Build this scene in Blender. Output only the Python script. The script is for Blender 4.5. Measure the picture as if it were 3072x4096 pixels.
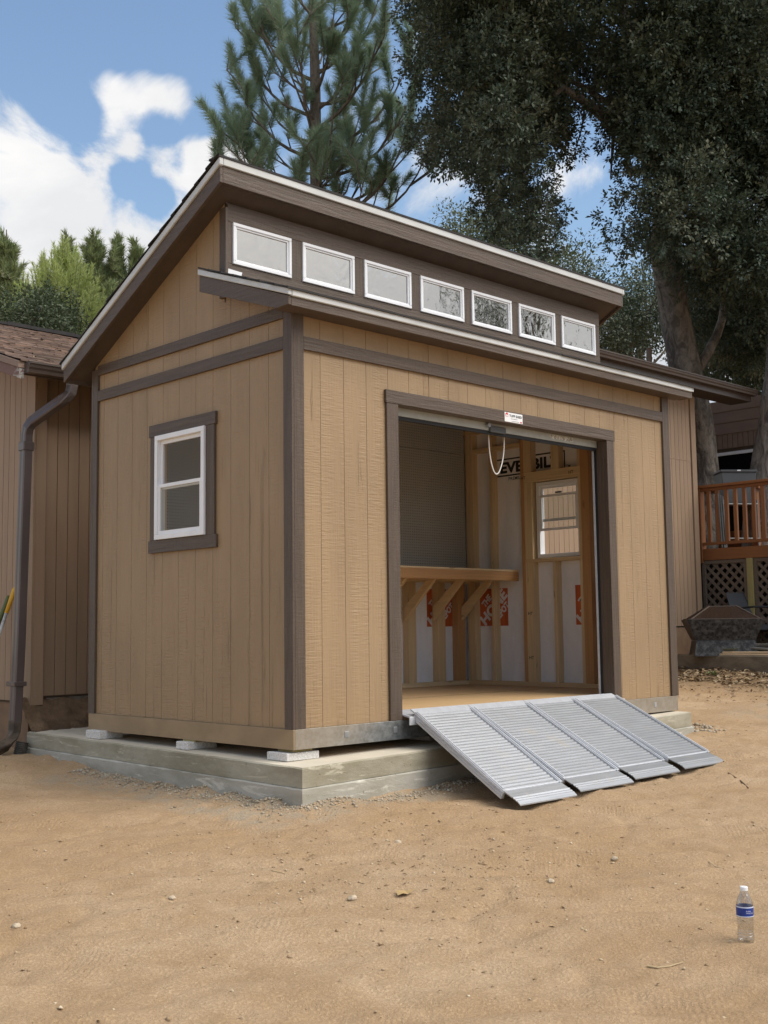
import bpy, bmesh, math, random
import numpy as np
from mathutils import Vector, Matrix

random.seed(7)
RNG = np.random.default_rng(11)
for o in list(bpy.data.objects):
    bpy.data.objects.remove(o)
SC = bpy.context.scene
COL = SC.collection

# ------------------------------------------------------------------ camera
CAM = Vector((-4.6714, -5.6543, 0.6094))
CR = Vector((0.7198, -0.6941, -0.0128)).normalized()
CU = Vector((-0.0593, -0.0798, 0.995)).normalized()
CF = Vector((0.6916, 0.7155, 0.0986)).normalized()
FPX = 4701.9
cam_data = bpy.data.cameras.new('camera')
cam_data.sensor_fit = 'VERTICAL'
cam_data.sensor_height = 24.0
cam_data.lens = 24.0 * FPX / 4096.0
cam_data.clip_start = 0.05
cam_data.clip_end = 2000
cam = bpy.data.objects.new('camera', cam_data)
COL.objects.link(cam)
cam.matrix_world = Matrix(((CR.x, CU.x, -CF.x, CAM.x), (CR.y, CU.y, -CF.y, CAM.y),
                           (CR.z, CU.z, -CF.z, CAM.z), (0, 0, 0, 1)))
SC.camera = cam


def ray(u, v):
    return CF + CR * ((u - 1536) / FPX) - CU * ((v - 2048) / FPX)


def at(u, v, d):
    """point seen at photo pixel (u, v), d metres deep"""
    return CAM + ray(u, v) * d


def dirn(u, v):
    return ray(u, v).normalized()


# ------------------------------------------------------------------ world
SC.view_settings.view_transform = 'Standard'
SC.view_settings.look = 'None'
SC.view_settings.exposure = 1.3
SC.view_settings.gamma = 1.0
SUN_EL, SUN_AZ = math.radians(51), math.radians(-62)      # azimuth: math angle in the xy plane
sun_dir = Vector((math.cos(SUN_EL) * math.cos(SUN_AZ), math.cos(SUN_EL) * math.sin(SUN_AZ), math.sin(SUN_EL)))
W = bpy.data.worlds.new('World')
SC.world = W
W.use_nodes = True
wt = W.node_tree
wt.nodes.clear()


def wn(t, **k):
    n = wt.nodes.new(t)
    for a, b in k.items():
        setattr(n, a, b)
    return n


def wl(a, b):
    wt.links.new(a, b)


def wmath(op, a, b=None, c=None, clamp=False):
    n = wn('ShaderNodeMath', operation=op, use_clamp=clamp)
    for i, x in enumerate((a, b, c)):
        if x is None:
            continue
        if isinstance(x, (int, float)):
            n.inputs[i].default_value = x
        else:
            wl(x, n.inputs[i])
    return n.outputs[0]


out = wn('ShaderNodeOutputWorld')
sky = wn('ShaderNodeTexSky', sky_type='NISHITA')
sky.sun_disc = False
sky.sun_elevation = SUN_EL
sky.sun_rotation = math.pi / 2 - SUN_AZ
sky.air_density = 1.3
sky.dust_density = 0.6
sky.ozone_density = 2.2
bg_sky = wn('ShaderNodeBackground')
bg_sky.inputs[1].default_value = 0.068
wl(sky.outputs[0], bg_sky.inputs[0])
tc = wn('ShaderNodeTexCoord')
nrm = wn('ShaderNodeVectorMath', operation='NORMALIZE')
wl(tc.outputs['Generated'], nrm.inputs[0])
sep = wn('ShaderNodeSeparateXYZ')
wl(nrm.outputs[0], sep.inputs[0])


def wnoise(scale, detail, rough, off=(0, 0, 0), zs=1.0, dist=0.0):
    m = wn('ShaderNodeMapping')
    m.inputs['Location'].default_value = off
    m.inputs['Scale'].default_value = (1, 1, zs)
    wl(nrm.outputs[0], m.inputs[0])
    n = wn('ShaderNodeTexNoise')
    n.inputs['Scale'].default_value = scale
    n.inputs['Detail'].default_value = detail
    n.inputs['Roughness'].default_value = rough
    n.inputs['Distortion'].default_value = dist
    wl(m.outputs[0], n.inputs['Vector'])
    return n.outputs['Fac']


def wblob(u, v, rdeg, amp):
    """a soft bump of cloud cover about one direction of the sky"""
    d = wn('ShaderNodeVectorMath', operation='DOT_PRODUCT')
    wl(nrm.outputs[0], d.inputs[0])
    d.inputs[1].default_value = dirn(u, v)
    mr = wn('ShaderNodeMapRange', interpolation_type='SMOOTHSTEP')
    mr.inputs['From Min'].default_value = math.cos(math.radians(rdeg))
    mr.inputs['From Max'].default_value = math.cos(math.radians(rdeg * 0.15))
    mr.inputs['To Min'].default_value = 0
    mr.inputs['To Max'].default_value = amp
    wl(d.outputs['Value'], mr.inputs[0])
    return mr.outputs[0]


# cloud bank low in the sky, breaking up above ~20 degrees, closing again overhead
n1 = wnoise(8.0, 12, 0.62, (0.3, 1.7, 0.2), 1.25, 0.5)
n2 = wnoise(1.6, 4, 0.5, (4.1, 0.2, 2.2), 1.2)
bank = wn('ShaderNodeMapRange')
bank.inputs['From Min'].default_value = 0.22
bank.inputs['From Max'].default_value = 0.40
bank.inputs['To Min'].default_value = 0.62
bank.inputs['To Max'].default_value = -0.30
wl(sep.outputs['Z'], bank.inputs[0])
roof_c = wn('ShaderNodeMapRange')
roof_c.inputs['From Min'].default_value = 0.52
roof_c.inputs['From Max'].default_value = 0.72
roof_c.inputs['To Min'].default_value = 0.0
roof_c.inputs['To Max'].default_value = 1.0
wl(sep.outputs['Z'], roof_c.inputs[0])
cov = wmath('ADD', wmath('MULTIPLY', wmath('SUBTRACT', n1, 0.5), 3.8), bank.outputs[0])
cov = wmath('ADD', cov, roof_c.outputs[0])
cov = wmath('ADD', cov, wmath('MULTIPLY', wmath('SUBTRACT', n2, 0.5), 0.3))
for b in ((-60, 800, 6.0, 0.60), (140, 720, 3.8, 0.55), (330, 950, 4.0, 0.40), (400, 400, 1.8, 0.70), (520, 370, 1.8, 0.65), (640, 400, 1.8, 0.70), (740, 400, 1.8, 0.80), (860, 560, 2.2, 0.55),
          (440, 580, 1.7, 0.65), (590, 610, 1.6, 0.65), (740, 640, 1.8, 0.70), (860, 640, 1.8, 0.50), (720, 760, 1.8, 0.45), (900, 800, 3.0, 0.50), (430, 1000, 3.5, 0.35),
          (520, 700, 1.2, -0.70), (620, 800, 1.2, -0.70), (640, 515, 1.2, -0.50), (780, 510, 1.0, -0.45), (340, 470, 1.2, -0.45), (350, 640, 1.0, -0.30), (200, 250, 5.0, -0.30),
          (800, 180, 4.5, -0.40), (1830, 980, 2.5, -0.4), (2350, 850, 2.0, -0.3), (2330, 680, 2.0, 0.4)):
    cov = wmath('ADD', cov, wblob(*b))
# the cloud the clerestory panes mirror, ahead of the shed front
dm_ = wn('ShaderNodeVectorMath', operation='DOT_PRODUCT')
wl(nrm.outputs[0], dm_.inputs[0])
dm_.inputs[1].default_value = Vector((0.70, -0.66, 0.27)).normalized()
mr_ = wn('ShaderNodeMapRange', interpolation_type='SMOOTHSTEP')
mr_.inputs['From Min'].default_value = 0.78
mr_.inputs['From Max'].default_value = 0.97
mr_.inputs['To Min'].default_value = 0
mr_.inputs['To Max'].default_value = 1.0
wl(dm_.outputs['Value'], mr_.inputs[0])
cov = wmath('ADD', cov, mr_.outputs[0])
mask = wn('ShaderNodeMapRange', interpolation_type='SMOOTHSTEP')
mask.inputs['From Min'].default_value = -0.05
mask.inputs['From Max'].default_value = 0.80
wl(cov, mask.inputs[0])
shade = wnoise(7.0, 8, 0.55, (1.3, 0.4, 0.9), 1.8, 0.3)
thick = wn('ShaderNodeMapRange')
thick.inputs['From Min'].default_value = 0.35
thick.inputs['From Max'].default_value = 0.68
wl(shade, thick.inputs[0])
low = wn('ShaderNodeMapRange')
low.inputs['From Min'].default_value = 0.20
low.inputs['From Max'].default_value = 0.33
wl(sep.outputs['Z'], low.inputs[0])
lit = wmath('ADD', wmath('MULTIPLY', thick.outputs[0], 0.55), wmath('MULTIPLY', low.outputs[0], 0.55), clamp=True)
ccol = wn('ShaderNodeMix', data_type='RGBA')
ccol.inputs[6].default_value = (0.60, 0.63, 0.68, 1)
ccol.inputs[7].default_value = (0.98, 0.97, 0.96, 1)
wl(lit, ccol.inputs[0])
bg_cl = wn('ShaderNodeBackground')
bg_cl.inputs[1].default_value = 0.42
wl(ccol.outputs[2], bg_cl.inputs[0])
mx = wn('ShaderNodeMixShader')
wl(mask.outputs[0], mx.inputs[0])
wl(bg_sky.outputs[0], mx.inputs[1])
wl(bg_cl.outputs[0], mx.inputs[2])
wl(mx.outputs[0], out.inputs[0])

# ------------------------------------------------------------------ sun, veiled by cloud
sd = bpy.data.lights.new('sun', 'SUN')
sd.energy = 1.5
sd.angle = math.radians(50)
sd.color = (1.0, 0.95, 0.87)
sun = bpy.data.objects.new('sun', sd)
COL.objects.link(sun)
sun.rotation_euler = sun_dir.to_track_quat('Z', 'Y').to_euler()
sun.location = (0, -8, 14)


# ================================================================== helpers
class MB:
    def __init__(s):
        s.v, s.f, s.mi = [], [], []

    def add(s, vs, fs, mi=0):
        n = len(s.v)
        s.v += [tuple(p) for p in vs]
        s.f += [tuple(i + n for i in f) for f in fs]
        s.mi += [mi] * len(fs)
        return s

    def box(s, x0, x1, y0, y1, z0, z1, mi=0):
        return s.add([(x0, y0, z0), (x1, y0, z0), (x1, y1, z0), (x0, y1, z0), (x0, y0, z1), (x1, y0, z1), (x1, y1, z1), (x0, y1, z1)],
                     [(3, 2, 1, 0), (4, 5, 6, 7), (0, 1, 5, 4), (1, 2, 6, 5), (2, 3, 7, 6), (3, 0, 4, 7)], mi)

    def prism(s, poly, ax, a, b, mi=0):
        """poly: list of 2D points in the two other axes (in xyz order), extruded along ax from a to b"""
        def P(p, t):
            if ax == 0: return (t, p[0], p[1])
            if ax == 1: return (p[0], t, p[1])
            return (p[0], p[1], t)
        n = len(poly)
        return s.add([P(p, a) for p in poly] + [P(p, b) for p in poly],
                     [tuple(range(n))[::-1], tuple(range(n, 2 * n))] + [(i, (i + 1) % n, n + (i + 1) % n, n + i) for i in range(n)], mi)

    def beam(s, p, q, w, h, up=(0, 0, 1), mi=0):
        """box from p to q, w across, h along up"""
        p, q, up = Vector(p), Vector(q), Vector(up)
        d = (q - p).normalized()
        a = d.cross(up).normalized() * (w / 2)
        b = a.cross(d).normalized() * (h / 2)
        vs = [p - a - b, p + a - b, p + a + b, p - a + b, q - a - b, q + a - b, q + a + b, q - a + b]
        return s.add(vs, [(3, 2, 1, 0), (4, 5, 6, 7), (0, 1, 5, 4), (1, 2, 6, 5), (2, 3, 7, 6), (3, 0, 4, 7)], mi)

    def tube(s, pts, rad, n=10, caps=True, mi=0, squash=None):
        pts = [Vector(p) for p in pts]
        if not hasattr(rad, '__len__'):
            rad = [rad] * len(pts)
        rings = []
        ref = Vector((0, 0, 1))
        for i, p in enumerate(pts):
            d = (pts[min(i + 1, len(pts) - 1)] - pts[max(i - 1, 0)]).normalized()
            if i == 0:
                ref = Vector((1, 0, 0)) if abs(d.z) > 0.9 else Vector((0, 0, 1))
            a = d.cross(ref).normalized()
            b = a.cross(d).normalized()
            ref = b if i else b
            rings.append([p + a * math.cos(2 * math.pi * k / n) * rad[i] + b * math.sin(2 * math.pi * k / n) * rad[i] * (squash or 1) for k in range(n)])
        vs = [v for r in rings for v in r]
        fs = [(i * n + k, i * n + (k + 1) % n, (i + 1) * n + (k + 1) % n, (i + 1) * n + k) for i in range(len(pts) - 1) for k in range(n)]
        if caps:
            fs += [tuple(range(n))[::-1], tuple((len(pts) - 1) * n + k for k in range(n))]
        return s.add(vs, fs, mi)

    def lathe(s, prof, c, n=24, mi=0):
        vs = [(c[0] + r * math.cos(2 * math.pi * k / n), c[1] + r * math.sin(2 * math.pi * k / n), c[2] + z) for r, z in prof for k in range(n)]
        fs = [(i * n + k, i * n + (k + 1) % n, (i + 1) * n + (k + 1) % n, (i + 1) * n + k) for i in range(len(prof) - 1) for k in range(n)]
        return s.add(vs, fs, mi)


def link(name, me, parent=None):
    o = bpy.data.objects.new(name, me)
    COL.objects.link(o)
    if parent is not None:
        o.parent = parent
        # meshes are written in world coordinates: only a thing's Empty has a place of its own
        if parent.parent is None and parent.type == 'EMPTY':
            o.matrix_parent_inverse = Matrix.Translation(parent.location).inverted()
    return o


def build(name, mb, mat, parent=None, bevel=0, smooth=False):
    me = bpy.data.meshes.new(name)
    me.from_pydata(mb.v, [], mb.f)
    for m in (mat if isinstance(mat, (list, tuple)) else [mat]):
        me.materials.append(m)
    if any(mb.mi):
        me.polygons.foreach_set('material_index', mb.mi)
    bm = bmesh.new()
    bm.from_mesh(me)
    bmesh.ops.recalc_face_normals(bm, faces=bm.faces)
    if bevel:
        bmesh.ops.bevel(bm, geom=bm.edges[:], offset=bevel, segments=1, affect='EDGES')
    bm.to_mesh(me)
    bm.free()
    if smooth:
        me.polygons.foreach_set('use_smooth', [True] * len(me.polygons))
    return link(name, me, parent)


def tag(o, label=None, cat=None, group=None, kind=None):
    if label: o['label'] = label
    if cat: o['category'] = cat
    if group: o['group'] = group
    if kind: o['kind'] = kind
    return o


def thing(name, loc, label, cat, group=None):
    o = bpy.data.objects.new(name, None)
    o.empty_display_size = 0.2
    COL.objects.link(o)
    o.location = loc
    return tag(o, label, cat, group)


def npmesh(name, verts, faces, mat, parent=None, smooth=False):
    """verts (n,3), faces (m,k) arrays of one face size"""
    me = bpy.data.meshes.new(name)
    k = faces.shape[1]
    me.vertices.add(len(verts))
    me.vertices.foreach_set('co', np.ascontiguousarray(verts, dtype=np.float32).ravel())
    me.loops.add(faces.size)
    me.loops.foreach_set('vertex_index', np.ascontiguousarray(faces, dtype=np.int32).ravel())
    me.polygons.add(len(faces))
    me.polygons.foreach_set('loop_start', np.arange(0, faces.size, k, dtype=np.int32))
    me.polygons.foreach_set('loop_total', np.full(len(faces), k, dtype=np.int32))
    if smooth:
        me.polygons.foreach_set('use_smooth', np.ones(len(faces), dtype=bool))
    me.materials.append(mat)
    me.update(calc_edges=True)
    return link(name, me, parent)


def text_mesh(name, body, origin, right, up, height, width, mat, parent, proud=0.0012, bold=0.0, align='LEFT'):
    """lettering laid on a plane; height = cap height, width = total width"""
    cu = bpy.data.curves.new(name, 'FONT')
    cu.body = body
    cu.size = 1.0
    cu.offset = bold
    cu.resolution_u = 3
    ob = bpy.data.objects.new(name, cu)
    COL.objects.link(ob)
    dg = bpy.context.evaluated_depsgraph_get()
    me = bpy.data.meshes.new_from_object(ob.evaluated_get(dg))
    bpy.data.objects.remove(ob)
    bpy.data.curves.remove(cu)
    n = len(me.vertices)
    co = np.empty(n * 3)
    me.vertices.foreach_get('co', co)
    co = co.reshape(-1, 3)
    mn, mxx = co.min(0), co.max(0)
    right, up, origin = np.array(right, float), np.array(up, float), np.array(origin, float)
    nr = np.cross(right, up)
    a = (co[:, 0] - mn[0]) / (mxx[0] - mn[0]) * width
    b = (co[:, 1] - mn[1]) / (mxx[1] - mn[1]) * height
    P = origin + a[:, None] * right + b[:, None] * up + nr * proud
    me.vertices.foreach_set('co', P.astype(np.float32).ravel())
    me.name = name
    me.materials.clear()
    me.materials.append(mat)
    me.update()
    return link(name, me, parent)


# ------------------------------------------------------------------ materials
def newmat(name):
    m = bpy.data.materials.new(name)
    m.use_nodes = True
    nt = m.node_tree
    return m, nt, nt.nodes['Principled BSDF']


def N(nt, t, **k):
    n = nt.nodes.new(t)
    for a, b in k.items():
        setattr(n, a, b)
    return n


def noise(nt, scale3, detail=4, rough=0.55, off=(0, 0, 0), dist=0.0, rnd=False):
    tcn = N(nt, 'ShaderNodeTexCoord')
    mp = N(nt, 'ShaderNodeMapping')
    mp.inputs['Scale'].default_value = scale3
    mp.inputs['Location'].default_value = off
    nt.links.new(tcn.outputs['Object'], mp.inputs[0])
    src = mp.outputs[0]
    if rnd:
        oi = N(nt, 'ShaderNodeObjectInfo')
        ad = N(nt, 'ShaderNodeVectorMath', operation='MULTIPLY_ADD')
        cb = N(nt, 'ShaderNodeCombineXYZ')
        for i in range(3):
            nt.links.new(oi.outputs['Random'], cb.inputs[i])
        nt.links.new(cb.outputs[0], ad.inputs[0])
        ad.inputs[1].default_value = (17, 31, 23)
        nt.links.new(src, ad.inputs[2])
        src = ad.outputs[0]
    n = N(nt, 'ShaderNodeTexNoise')
    n.inputs['Scale'].default_value = 1
    n.inputs['Detail'].default_value = detail
    n.inputs['Roughness'].default_value = rough
    n.inputs['Distortion'].default_value = dist
    nt.links.new(src, n.inputs['Vector'])
    return n.outputs['Fac']


def mrange(nt, src, a, b, c=0.0, d=1.0, smooth=True):
    n = N(nt, 'ShaderNodeMapRange', interpolation_type='SMOOTHSTEP' if smooth else 'LINEAR')
    for i, x in enumerate((a, b, c, d)):
        n.inputs[1 + i].default_value = x
    nt.links.new(src, n.inputs[0])
    return n.outputs[0]


def mixc(nt, fac, a, b):
    n = N(nt, 'ShaderNodeMix', data_type='RGBA')
    nt.links.new(fac, n.inputs[0])
    for i, x in ((6, a), (7, b)):
        if isinstance(x, tuple):
            n.inputs[i].default_value = (*x[:3], 1)
        else:
            nt.links.new(x, n.inputs[i])
    return n.outputs[2]


def fmath(nt, op, a, b=0.0):
    n = N(nt, 'ShaderNodeMath', operation=op)
    for i, x in enumerate((a, b)):
        if isinstance(x, (int, float)):
            n.inputs[i].default_value = x
        else:
            nt.links.new(x, n.inputs[i])
    return n.outputs[0]


def bump(nt, bsdf, h, dist, strength=1.0):
    b = N(nt, 'ShaderNodeBump')
    b.inputs['Distance'].default_value = dist
    b.inputs['Strength'].default_value = strength
    nt.links.new(h, b.inputs['Height'])
    nt.links.new(b.outputs[0], bsdf.inputs['Normal'])


def simple(name, col, rough=0.6, metal=0.0, var=0.12, sc=(6, 6, 6), bsc=None, bd=0.002, spec=0.4, rnd=False):
    m, nt, b = newmat(name)
    f = noise(nt, sc, 5, 0.6, rnd=rnd)
    lo, hi = tuple(c * (1 - var) for c in col), tuple(min(1, c * (1 + var)) for c in col)
    nt.links.new(mixc(nt, mrange(nt, f, 0.3, 0.7), lo, hi), b.inputs['Base Color'])
    b.inputs['Roughness'].default_value = rough
    b.inputs['Metallic'].default_value = metal
    b.inputs['Specular IOR Level'].default_value = spec
    if bsc:
        bump(nt, b, noise(nt, bsc, 4, 0.6, rnd=rnd), bd)
    return m


def siding_mat(name, col, ax):
    """embossed cedar texture painted tan; ax = the horizontal axis of the wall"""
    m, nt, b = newmat(name)
    hx = lambda v, z: (v, 2, z) if ax == 0 else (2, v, z)
    g = noise(nt, hx(70, 2.2), 4, 0.65, rnd=True)                      # long grain
    rip = noise(nt, hx(9, 85), 2, 0.6, rnd=True)                       # ripple marks across the grain
    rm = mrange(nt, noise(nt, hx(9, 0.9), 3, 0.6, (3, 3, 1), rnd=True), 0.32, 0.66)
    ridge = mrange(nt, noise(nt, hx(16, 0.55), 4, 0.7, (7, 1, 4), 0.8, rnd=True), 0.60, 0.72)
    h = fmath(nt, 'ADD', fmath(nt, 'MULTIPLY', g, 0.35), fmath(nt, 'MULTIPLY', fmath(nt, 'MULTIPLY', rip, rm), 0.6))
    h = fmath(nt, 'ADD', h, fmath(nt, 'MULTIPLY', fmath(nt, 'MULTIPLY', ridge, g), 1.2))
    bump(nt, b, h, 0.009)
    t = mrange(nt, noise(nt, hx(3.0, 0.8), 4, 0.6, (1, 9, 2)), 0.3, 0.7)
    c = mixc(nt, t, tuple(x * 0.91 for x in col), tuple(x * 1.06 for x in col))
    c = mixc(nt, mrange(nt, g, 0.28, 0.5, 0.16, 0.0), c, tuple(x * 0.72 for x in col))
    # dust splashed on the foot of the boards
    tcs = N(nt, 'ShaderNodeTexCoord')
    sps = N(nt, 'ShaderNodeSeparateXYZ')
    nt.links.new(tcs.outputs['Object'], sps.inputs[0])
    zz = fmath(nt, 'ADD', sps.outputs[2], fmath(nt, 'MULTIPLY', noise(nt, (7, 7, 7), 5, 0.7), 0.35))
    c = mixc(nt, mrange(nt, zz, 0.12, 0.55, 0.45, 0.0), c, (0.36, 0.235, 0.125))
    nt.links.new(c, b.inputs['Base Color'])
    b.inputs['Roughness'].default_value = 0.5
    b.inputs['Specular IOR Level'].default_value = 0.35
    return m


def trim_mat(name, col, axis):
    m, nt, b = newmat(name)
    sc = [55, 55, 55]
    sc[axis] = 2.6
    g = noise(nt, tuple(sc), 5, 0.65, dist=0.7, rnd=True)
    sc2 = [12, 12, 12]
    sc2[axis] = 90
    r2 = noise(nt, tuple(sc2), 2, 0.6, rnd=True)
    h = fmath(nt, 'ADD', g, fmath(nt, 'MULTIPLY', r2, 0.3))
    bump(nt, b, h, 0.006)
    nt.links.new(mixc(nt, mrange(nt, g, 0.3, 0.65), tuple(c * 0.80 for c in col), tuple(c * 1.12 for c in col)), b.inputs['Base Color'])
    b.inputs['Roughness'].default_value = 0.48
    b.inputs['Specular IOR Level'].default_value = 0.4
    return m


def wood_mat(name, col, axis, dark=0.6, knots=True, rough=0.6):
    m, nt, b = newmat(name)
    sc = [38, 38, 38]
    sc[axis] = 1.3
    g = noise(nt, tuple(sc), 4, 0.6, dist=0.9, rnd=True)
    c = mixc(nt, mrange(nt, g, 0.3, 0.7), tuple(x * 0.84 for x in col), tuple(min(1, x * 1.1) for x in col))
    if knots:
        sc2 = [14, 14, 14]
        sc2[axis] = 6
        k = mrange(nt, noise(nt, tuple(sc2), 1, 0.4, (5, 2, 8), rnd=True), 0.70, 0.78)
        c = mixc(nt, k, c, tuple(x * 0.45 for x in col))
    oi = N(nt, 'ShaderNodeObjectInfo')
    c = mixc(nt, mrange(nt, oi.outputs['Random'], 0, 1, 0, 0.55, False), c, (col[0] * dark, col[1] * dark * 0.9, col[2] * dark * 0.8))
    nt.links.new(c, b.inputs['Base Color'])
    b.inputs['Roughness'].default_value = rough
    bump(nt, b, g, 0.001)
    return m


TAN = (0.325, 0.223, 0.127)
BRN = (0.094, 0.067, 0.049)
M = {}
M['siding_x'] = siding_mat('tan_siding_front', TAN, 0)
M['siding_y'] = siding_mat('tan_siding_side', TAN, 1)
for i, a in enumerate('xyz'):
    M['trim_' + a] = trim_mat('brown_trim_' + a, BRN, i)
    M['pine_' + a] = wood_mat('pine_lumber_' + a, (0.72, 0.54, 0.32), i, 0.82)
    M['fir_' + a] = wood_mat('fir_lumber_' + a, (0.54, 0.30, 0.13), i, 0.85)
    M['cedar_' + a] = wood_mat('stained_redwood_' + a, (0.235, 0.092, 0.03), i, 0.75, False, 0.5)
    M['grey_wood_' + a] = wood_mat('weathered_wood_' + a, (0.15, 0.115, 0.085), i, 0.55, False, 0.85)
M['backing'] = simple('tan_backing', tuple(c * 0.85 for c in TAN), 0.7)
M['white'] = simple('white_vinyl', (0.80, 0.81, 0.83), 0.32, var=0.03, spec=0.5)
M['drip'] = simple('white_drip_edge', (0.54, 0.55, 0.54), 0.35, var=0.1, sc=(3, 3, 20), spec=0.5)
M['soffit'] = simple('brown_soffit', tuple(c * 0.92 for c in BRN), 0.6, bsc=(40, 40, 40), bd=0.001)
M['asphalt_shingle'] = simple('dark_shingle', (0.035, 0.033, 0.033), 0.9, bsc=(150, 150, 150), bd=0.002)
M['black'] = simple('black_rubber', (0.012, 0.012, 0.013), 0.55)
M['osb'] = simple('osb_board', (0.36, 0.24, 0.12), 0.8, var=0.3, sc=(25, 25, 25))
M['galv'] = None


def metal_mat(name, col, rough, metal=1.0, sc=(30, 2, 30), var=0.15, bd=0.0006, dirt=None, bsc=None):
    m, nt, b = newmat(name)
    f = noise(nt, sc, 5, 0.6)
    c = mixc(nt, mrange(nt, f, 0.25, 0.75), tuple(x * (1 - var) for x in col), tuple(min(1, x * (1 + var)) for x in col))
    if dirt:
        d = mrange(nt, noise(nt, (3.4, 3.4, 3.4), 7, 0.68, (2, 5, 1)), 0.56, 0.74, 0, 0.75)
        c = mixc(nt, d, c, dirt)
        r = N(nt, 'ShaderNodeMapRange')
        r.inputs[3].default_value = rough
        r.inputs[4].default_value = 0.75
        nt.links.new(d, r.inputs[0])
        nt.links.new(r.outputs[0], b.inputs['Roughness'])
        mm = N(nt, 'ShaderNodeMapRange')
        mm.inputs[3].default_value = metal
        mm.inputs[4].default_value = metal * 0.35
        nt.links.new(d, mm.inputs[0])
        nt.links.new(mm.outputs[0], b.inputs['Metallic'])
    else:
        b.inputs['Roughness'].default_value = rough
        b.inputs['Metallic'].default_value = metal
    nt.links.new(c, b.inputs['Base Color'])
    bump(nt, b, noise(nt, bsc or tuple(s * 3 for s in sc), 3, 0.6), bd)
    return m


for i_, (al, rg_) in enumerate(((0.43, 0.34), (0.36, 0.37), (0.31, 0.40), (0.27, 0.43))):
    M['alu%d' % i_] = metal_mat('ramp_aluminium', (al, al * 1.02, al * 1.05), rg_ + 0.1, 0.6, (3, 60, 40), 0.12, 0.0004, dirt=(0.34 - 0.02 * i_, 0.30 - 0.02 * i_, 0.245 - 0.02 * i_))
M['alu_rail'] = metal_mat('ramp_rail_aluminium', (0.58, 0.595, 0.625), 0.4, 0.35, (40, 3, 40), 0.08, 0.0004)
M['galv'] = metal_mat('galvanised_steel', (0.44, 0.46, 0.48), 0.42, 0.75, (9, 9, 9), 0.28, 0.0004)
M['bar'] = metal_mat('door_bar_metal', (0.42, 0.43, 0.40), 0.5, 0.35, (14, 14, 14), 0.08, 0.0004)


def skirt_front_mat():
    """galvanised rim joist, oversprayed with tan paint towards its ends"""
    m, nt, b = newmat('oversprayed_galvanised')
    tcn = N(nt, 'ShaderNodeTexCoord')
    sp = N(nt, 'ShaderNodeSeparateXYZ')
    nt.links.new(tcn.outputs['Object'], sp.inputs[0])
    n = noise(nt, (5, 5, 5), 5, 0.65)
    xx = fmath(nt, 'ADD', fmath(nt, 'MULTIPLY_ADD', n, 0.0), 0) if False else fmath(nt, 'ADD', sp.outputs[0], fmath(nt, 'MULTIPLY', n, 0.35))
    xx = fmath(nt, 'SUBTRACT', xx, fmath(nt, 'MULTIPLY', sp.outputs[2], 1.6))
    l = mrange(nt, xx, 0.45, 1.25, 1, 0)
    r = mrange(nt, sp.outputs[0], 3.0, 3.4)
    f = fmath(nt, 'MAXIMUM', l, r)
    spg = mrange(nt, noise(nt, (22, 22, 22), 5, 0.7), 0.3, 0.7)
    c = mixc(nt, fmath(nt, 'MULTIPLY', f, 0.62), mixc(nt, spg, (0.17, 0.19, 0.20), (0.36, 0.38, 0.39)), (0.34, 0.26, 0.165))
    nt.links.new(c, b.inputs['Base Color'])
    nt.links.new(mrange(nt, f, 0, 1, 0.75, 0.30), b.inputs['Metallic'])
    b.inputs['Roughness'].default_value = 0.45
    return m


M['skirt_front'] = skirt_front_mat()
M['skirt_side'] = simple('tan_painted_metal', (0.30, 0.22, 0.135), 0.42, 0.35, 0.12, (3, 3, 6), spec=0.5)


def concrete_mat(name, col, dark, seam=None):
    m, nt, b = newmat(name)
    a = mrange(nt, noise(nt, (1.6, 1.6, 5), 6, 0.65), 0.35, 0.68)
    c = mixc(nt, a, dark, col)
    st = mrange(nt, noise(nt, (2.4, 2.4, 16), 5, 0.7, (3, 1, 2), 0.8), 0.56, 0.66)
    c = mixc(nt, fmath(nt, 'MULTIPLY', st, 0.85), c, tuple(min(1, x * 1.35) for x in col))
    p = mrange(nt, noise(nt, (55, 55, 55), 3, 0.6), 0.66, 0.75)
    c = mixc(nt, p, c, tuple(x * 0.5 for x in col))
    nt.links.new(c, b.inputs['Base Color'])
    b.inputs['Roughness'].default_value = 0.85
    h = fmath(nt, 'ADD', noise(nt, (35, 35, 60), 5, 0.7), fmath(nt, 'MULTIPLY', p, -1.2))
    bump(nt, b, h, 0.003)
    return m


M['concrete'] = concrete_mat('formed_concrete', (0.385, 0.355, 0.275), (0.255, 0.225, 0.155))
M['concrete_low'] = concrete_mat('rough_footing_concrete', (0.46, 0.435, 0.375), (0.33, 0.305, 0.245))
M['slab_top'] = simple('pale_concrete_top', (0.56, 0.50, 0.40), 0.85, var=0.08, sc=(3, 3, 3), bsc=(60, 60, 60), bd=0.001)
M['block'] = simple('concrete_block', (0.62, 0.60, 0.57), 0.95, var=0.2, sc=(90, 90, 90), bsc=(120, 120, 120), bd=0.004)
M['curb'] = simple('old_curb_concrete', (0.16, 0.135, 0.10), 0.9, var=0.25, sc=(4, 4, 9), bsc=(40, 40, 40), bd=0.005)
M['wrap'] = None


def wrap_mat():
    m, nt, b = newmat('white_house_wrap')
    n = noise(nt, (3, 3, 1.6), 4, 0.55, dist=1.2)
    nt.links.new(mixc(nt, mrange(nt, n, 0.3, 0.7), (0.78, 0.77, 0.79), (0.86, 0.85, 0.87)), b.inputs['Base Color'])
    b.inputs['Roughness'].default_value = 0.5
    bump(nt, b, noise(nt, (7, 7, 3), 4, 0.6, dist=1.5), 0.012)
    return m


M['wrap'] = wrap_mat()


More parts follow.
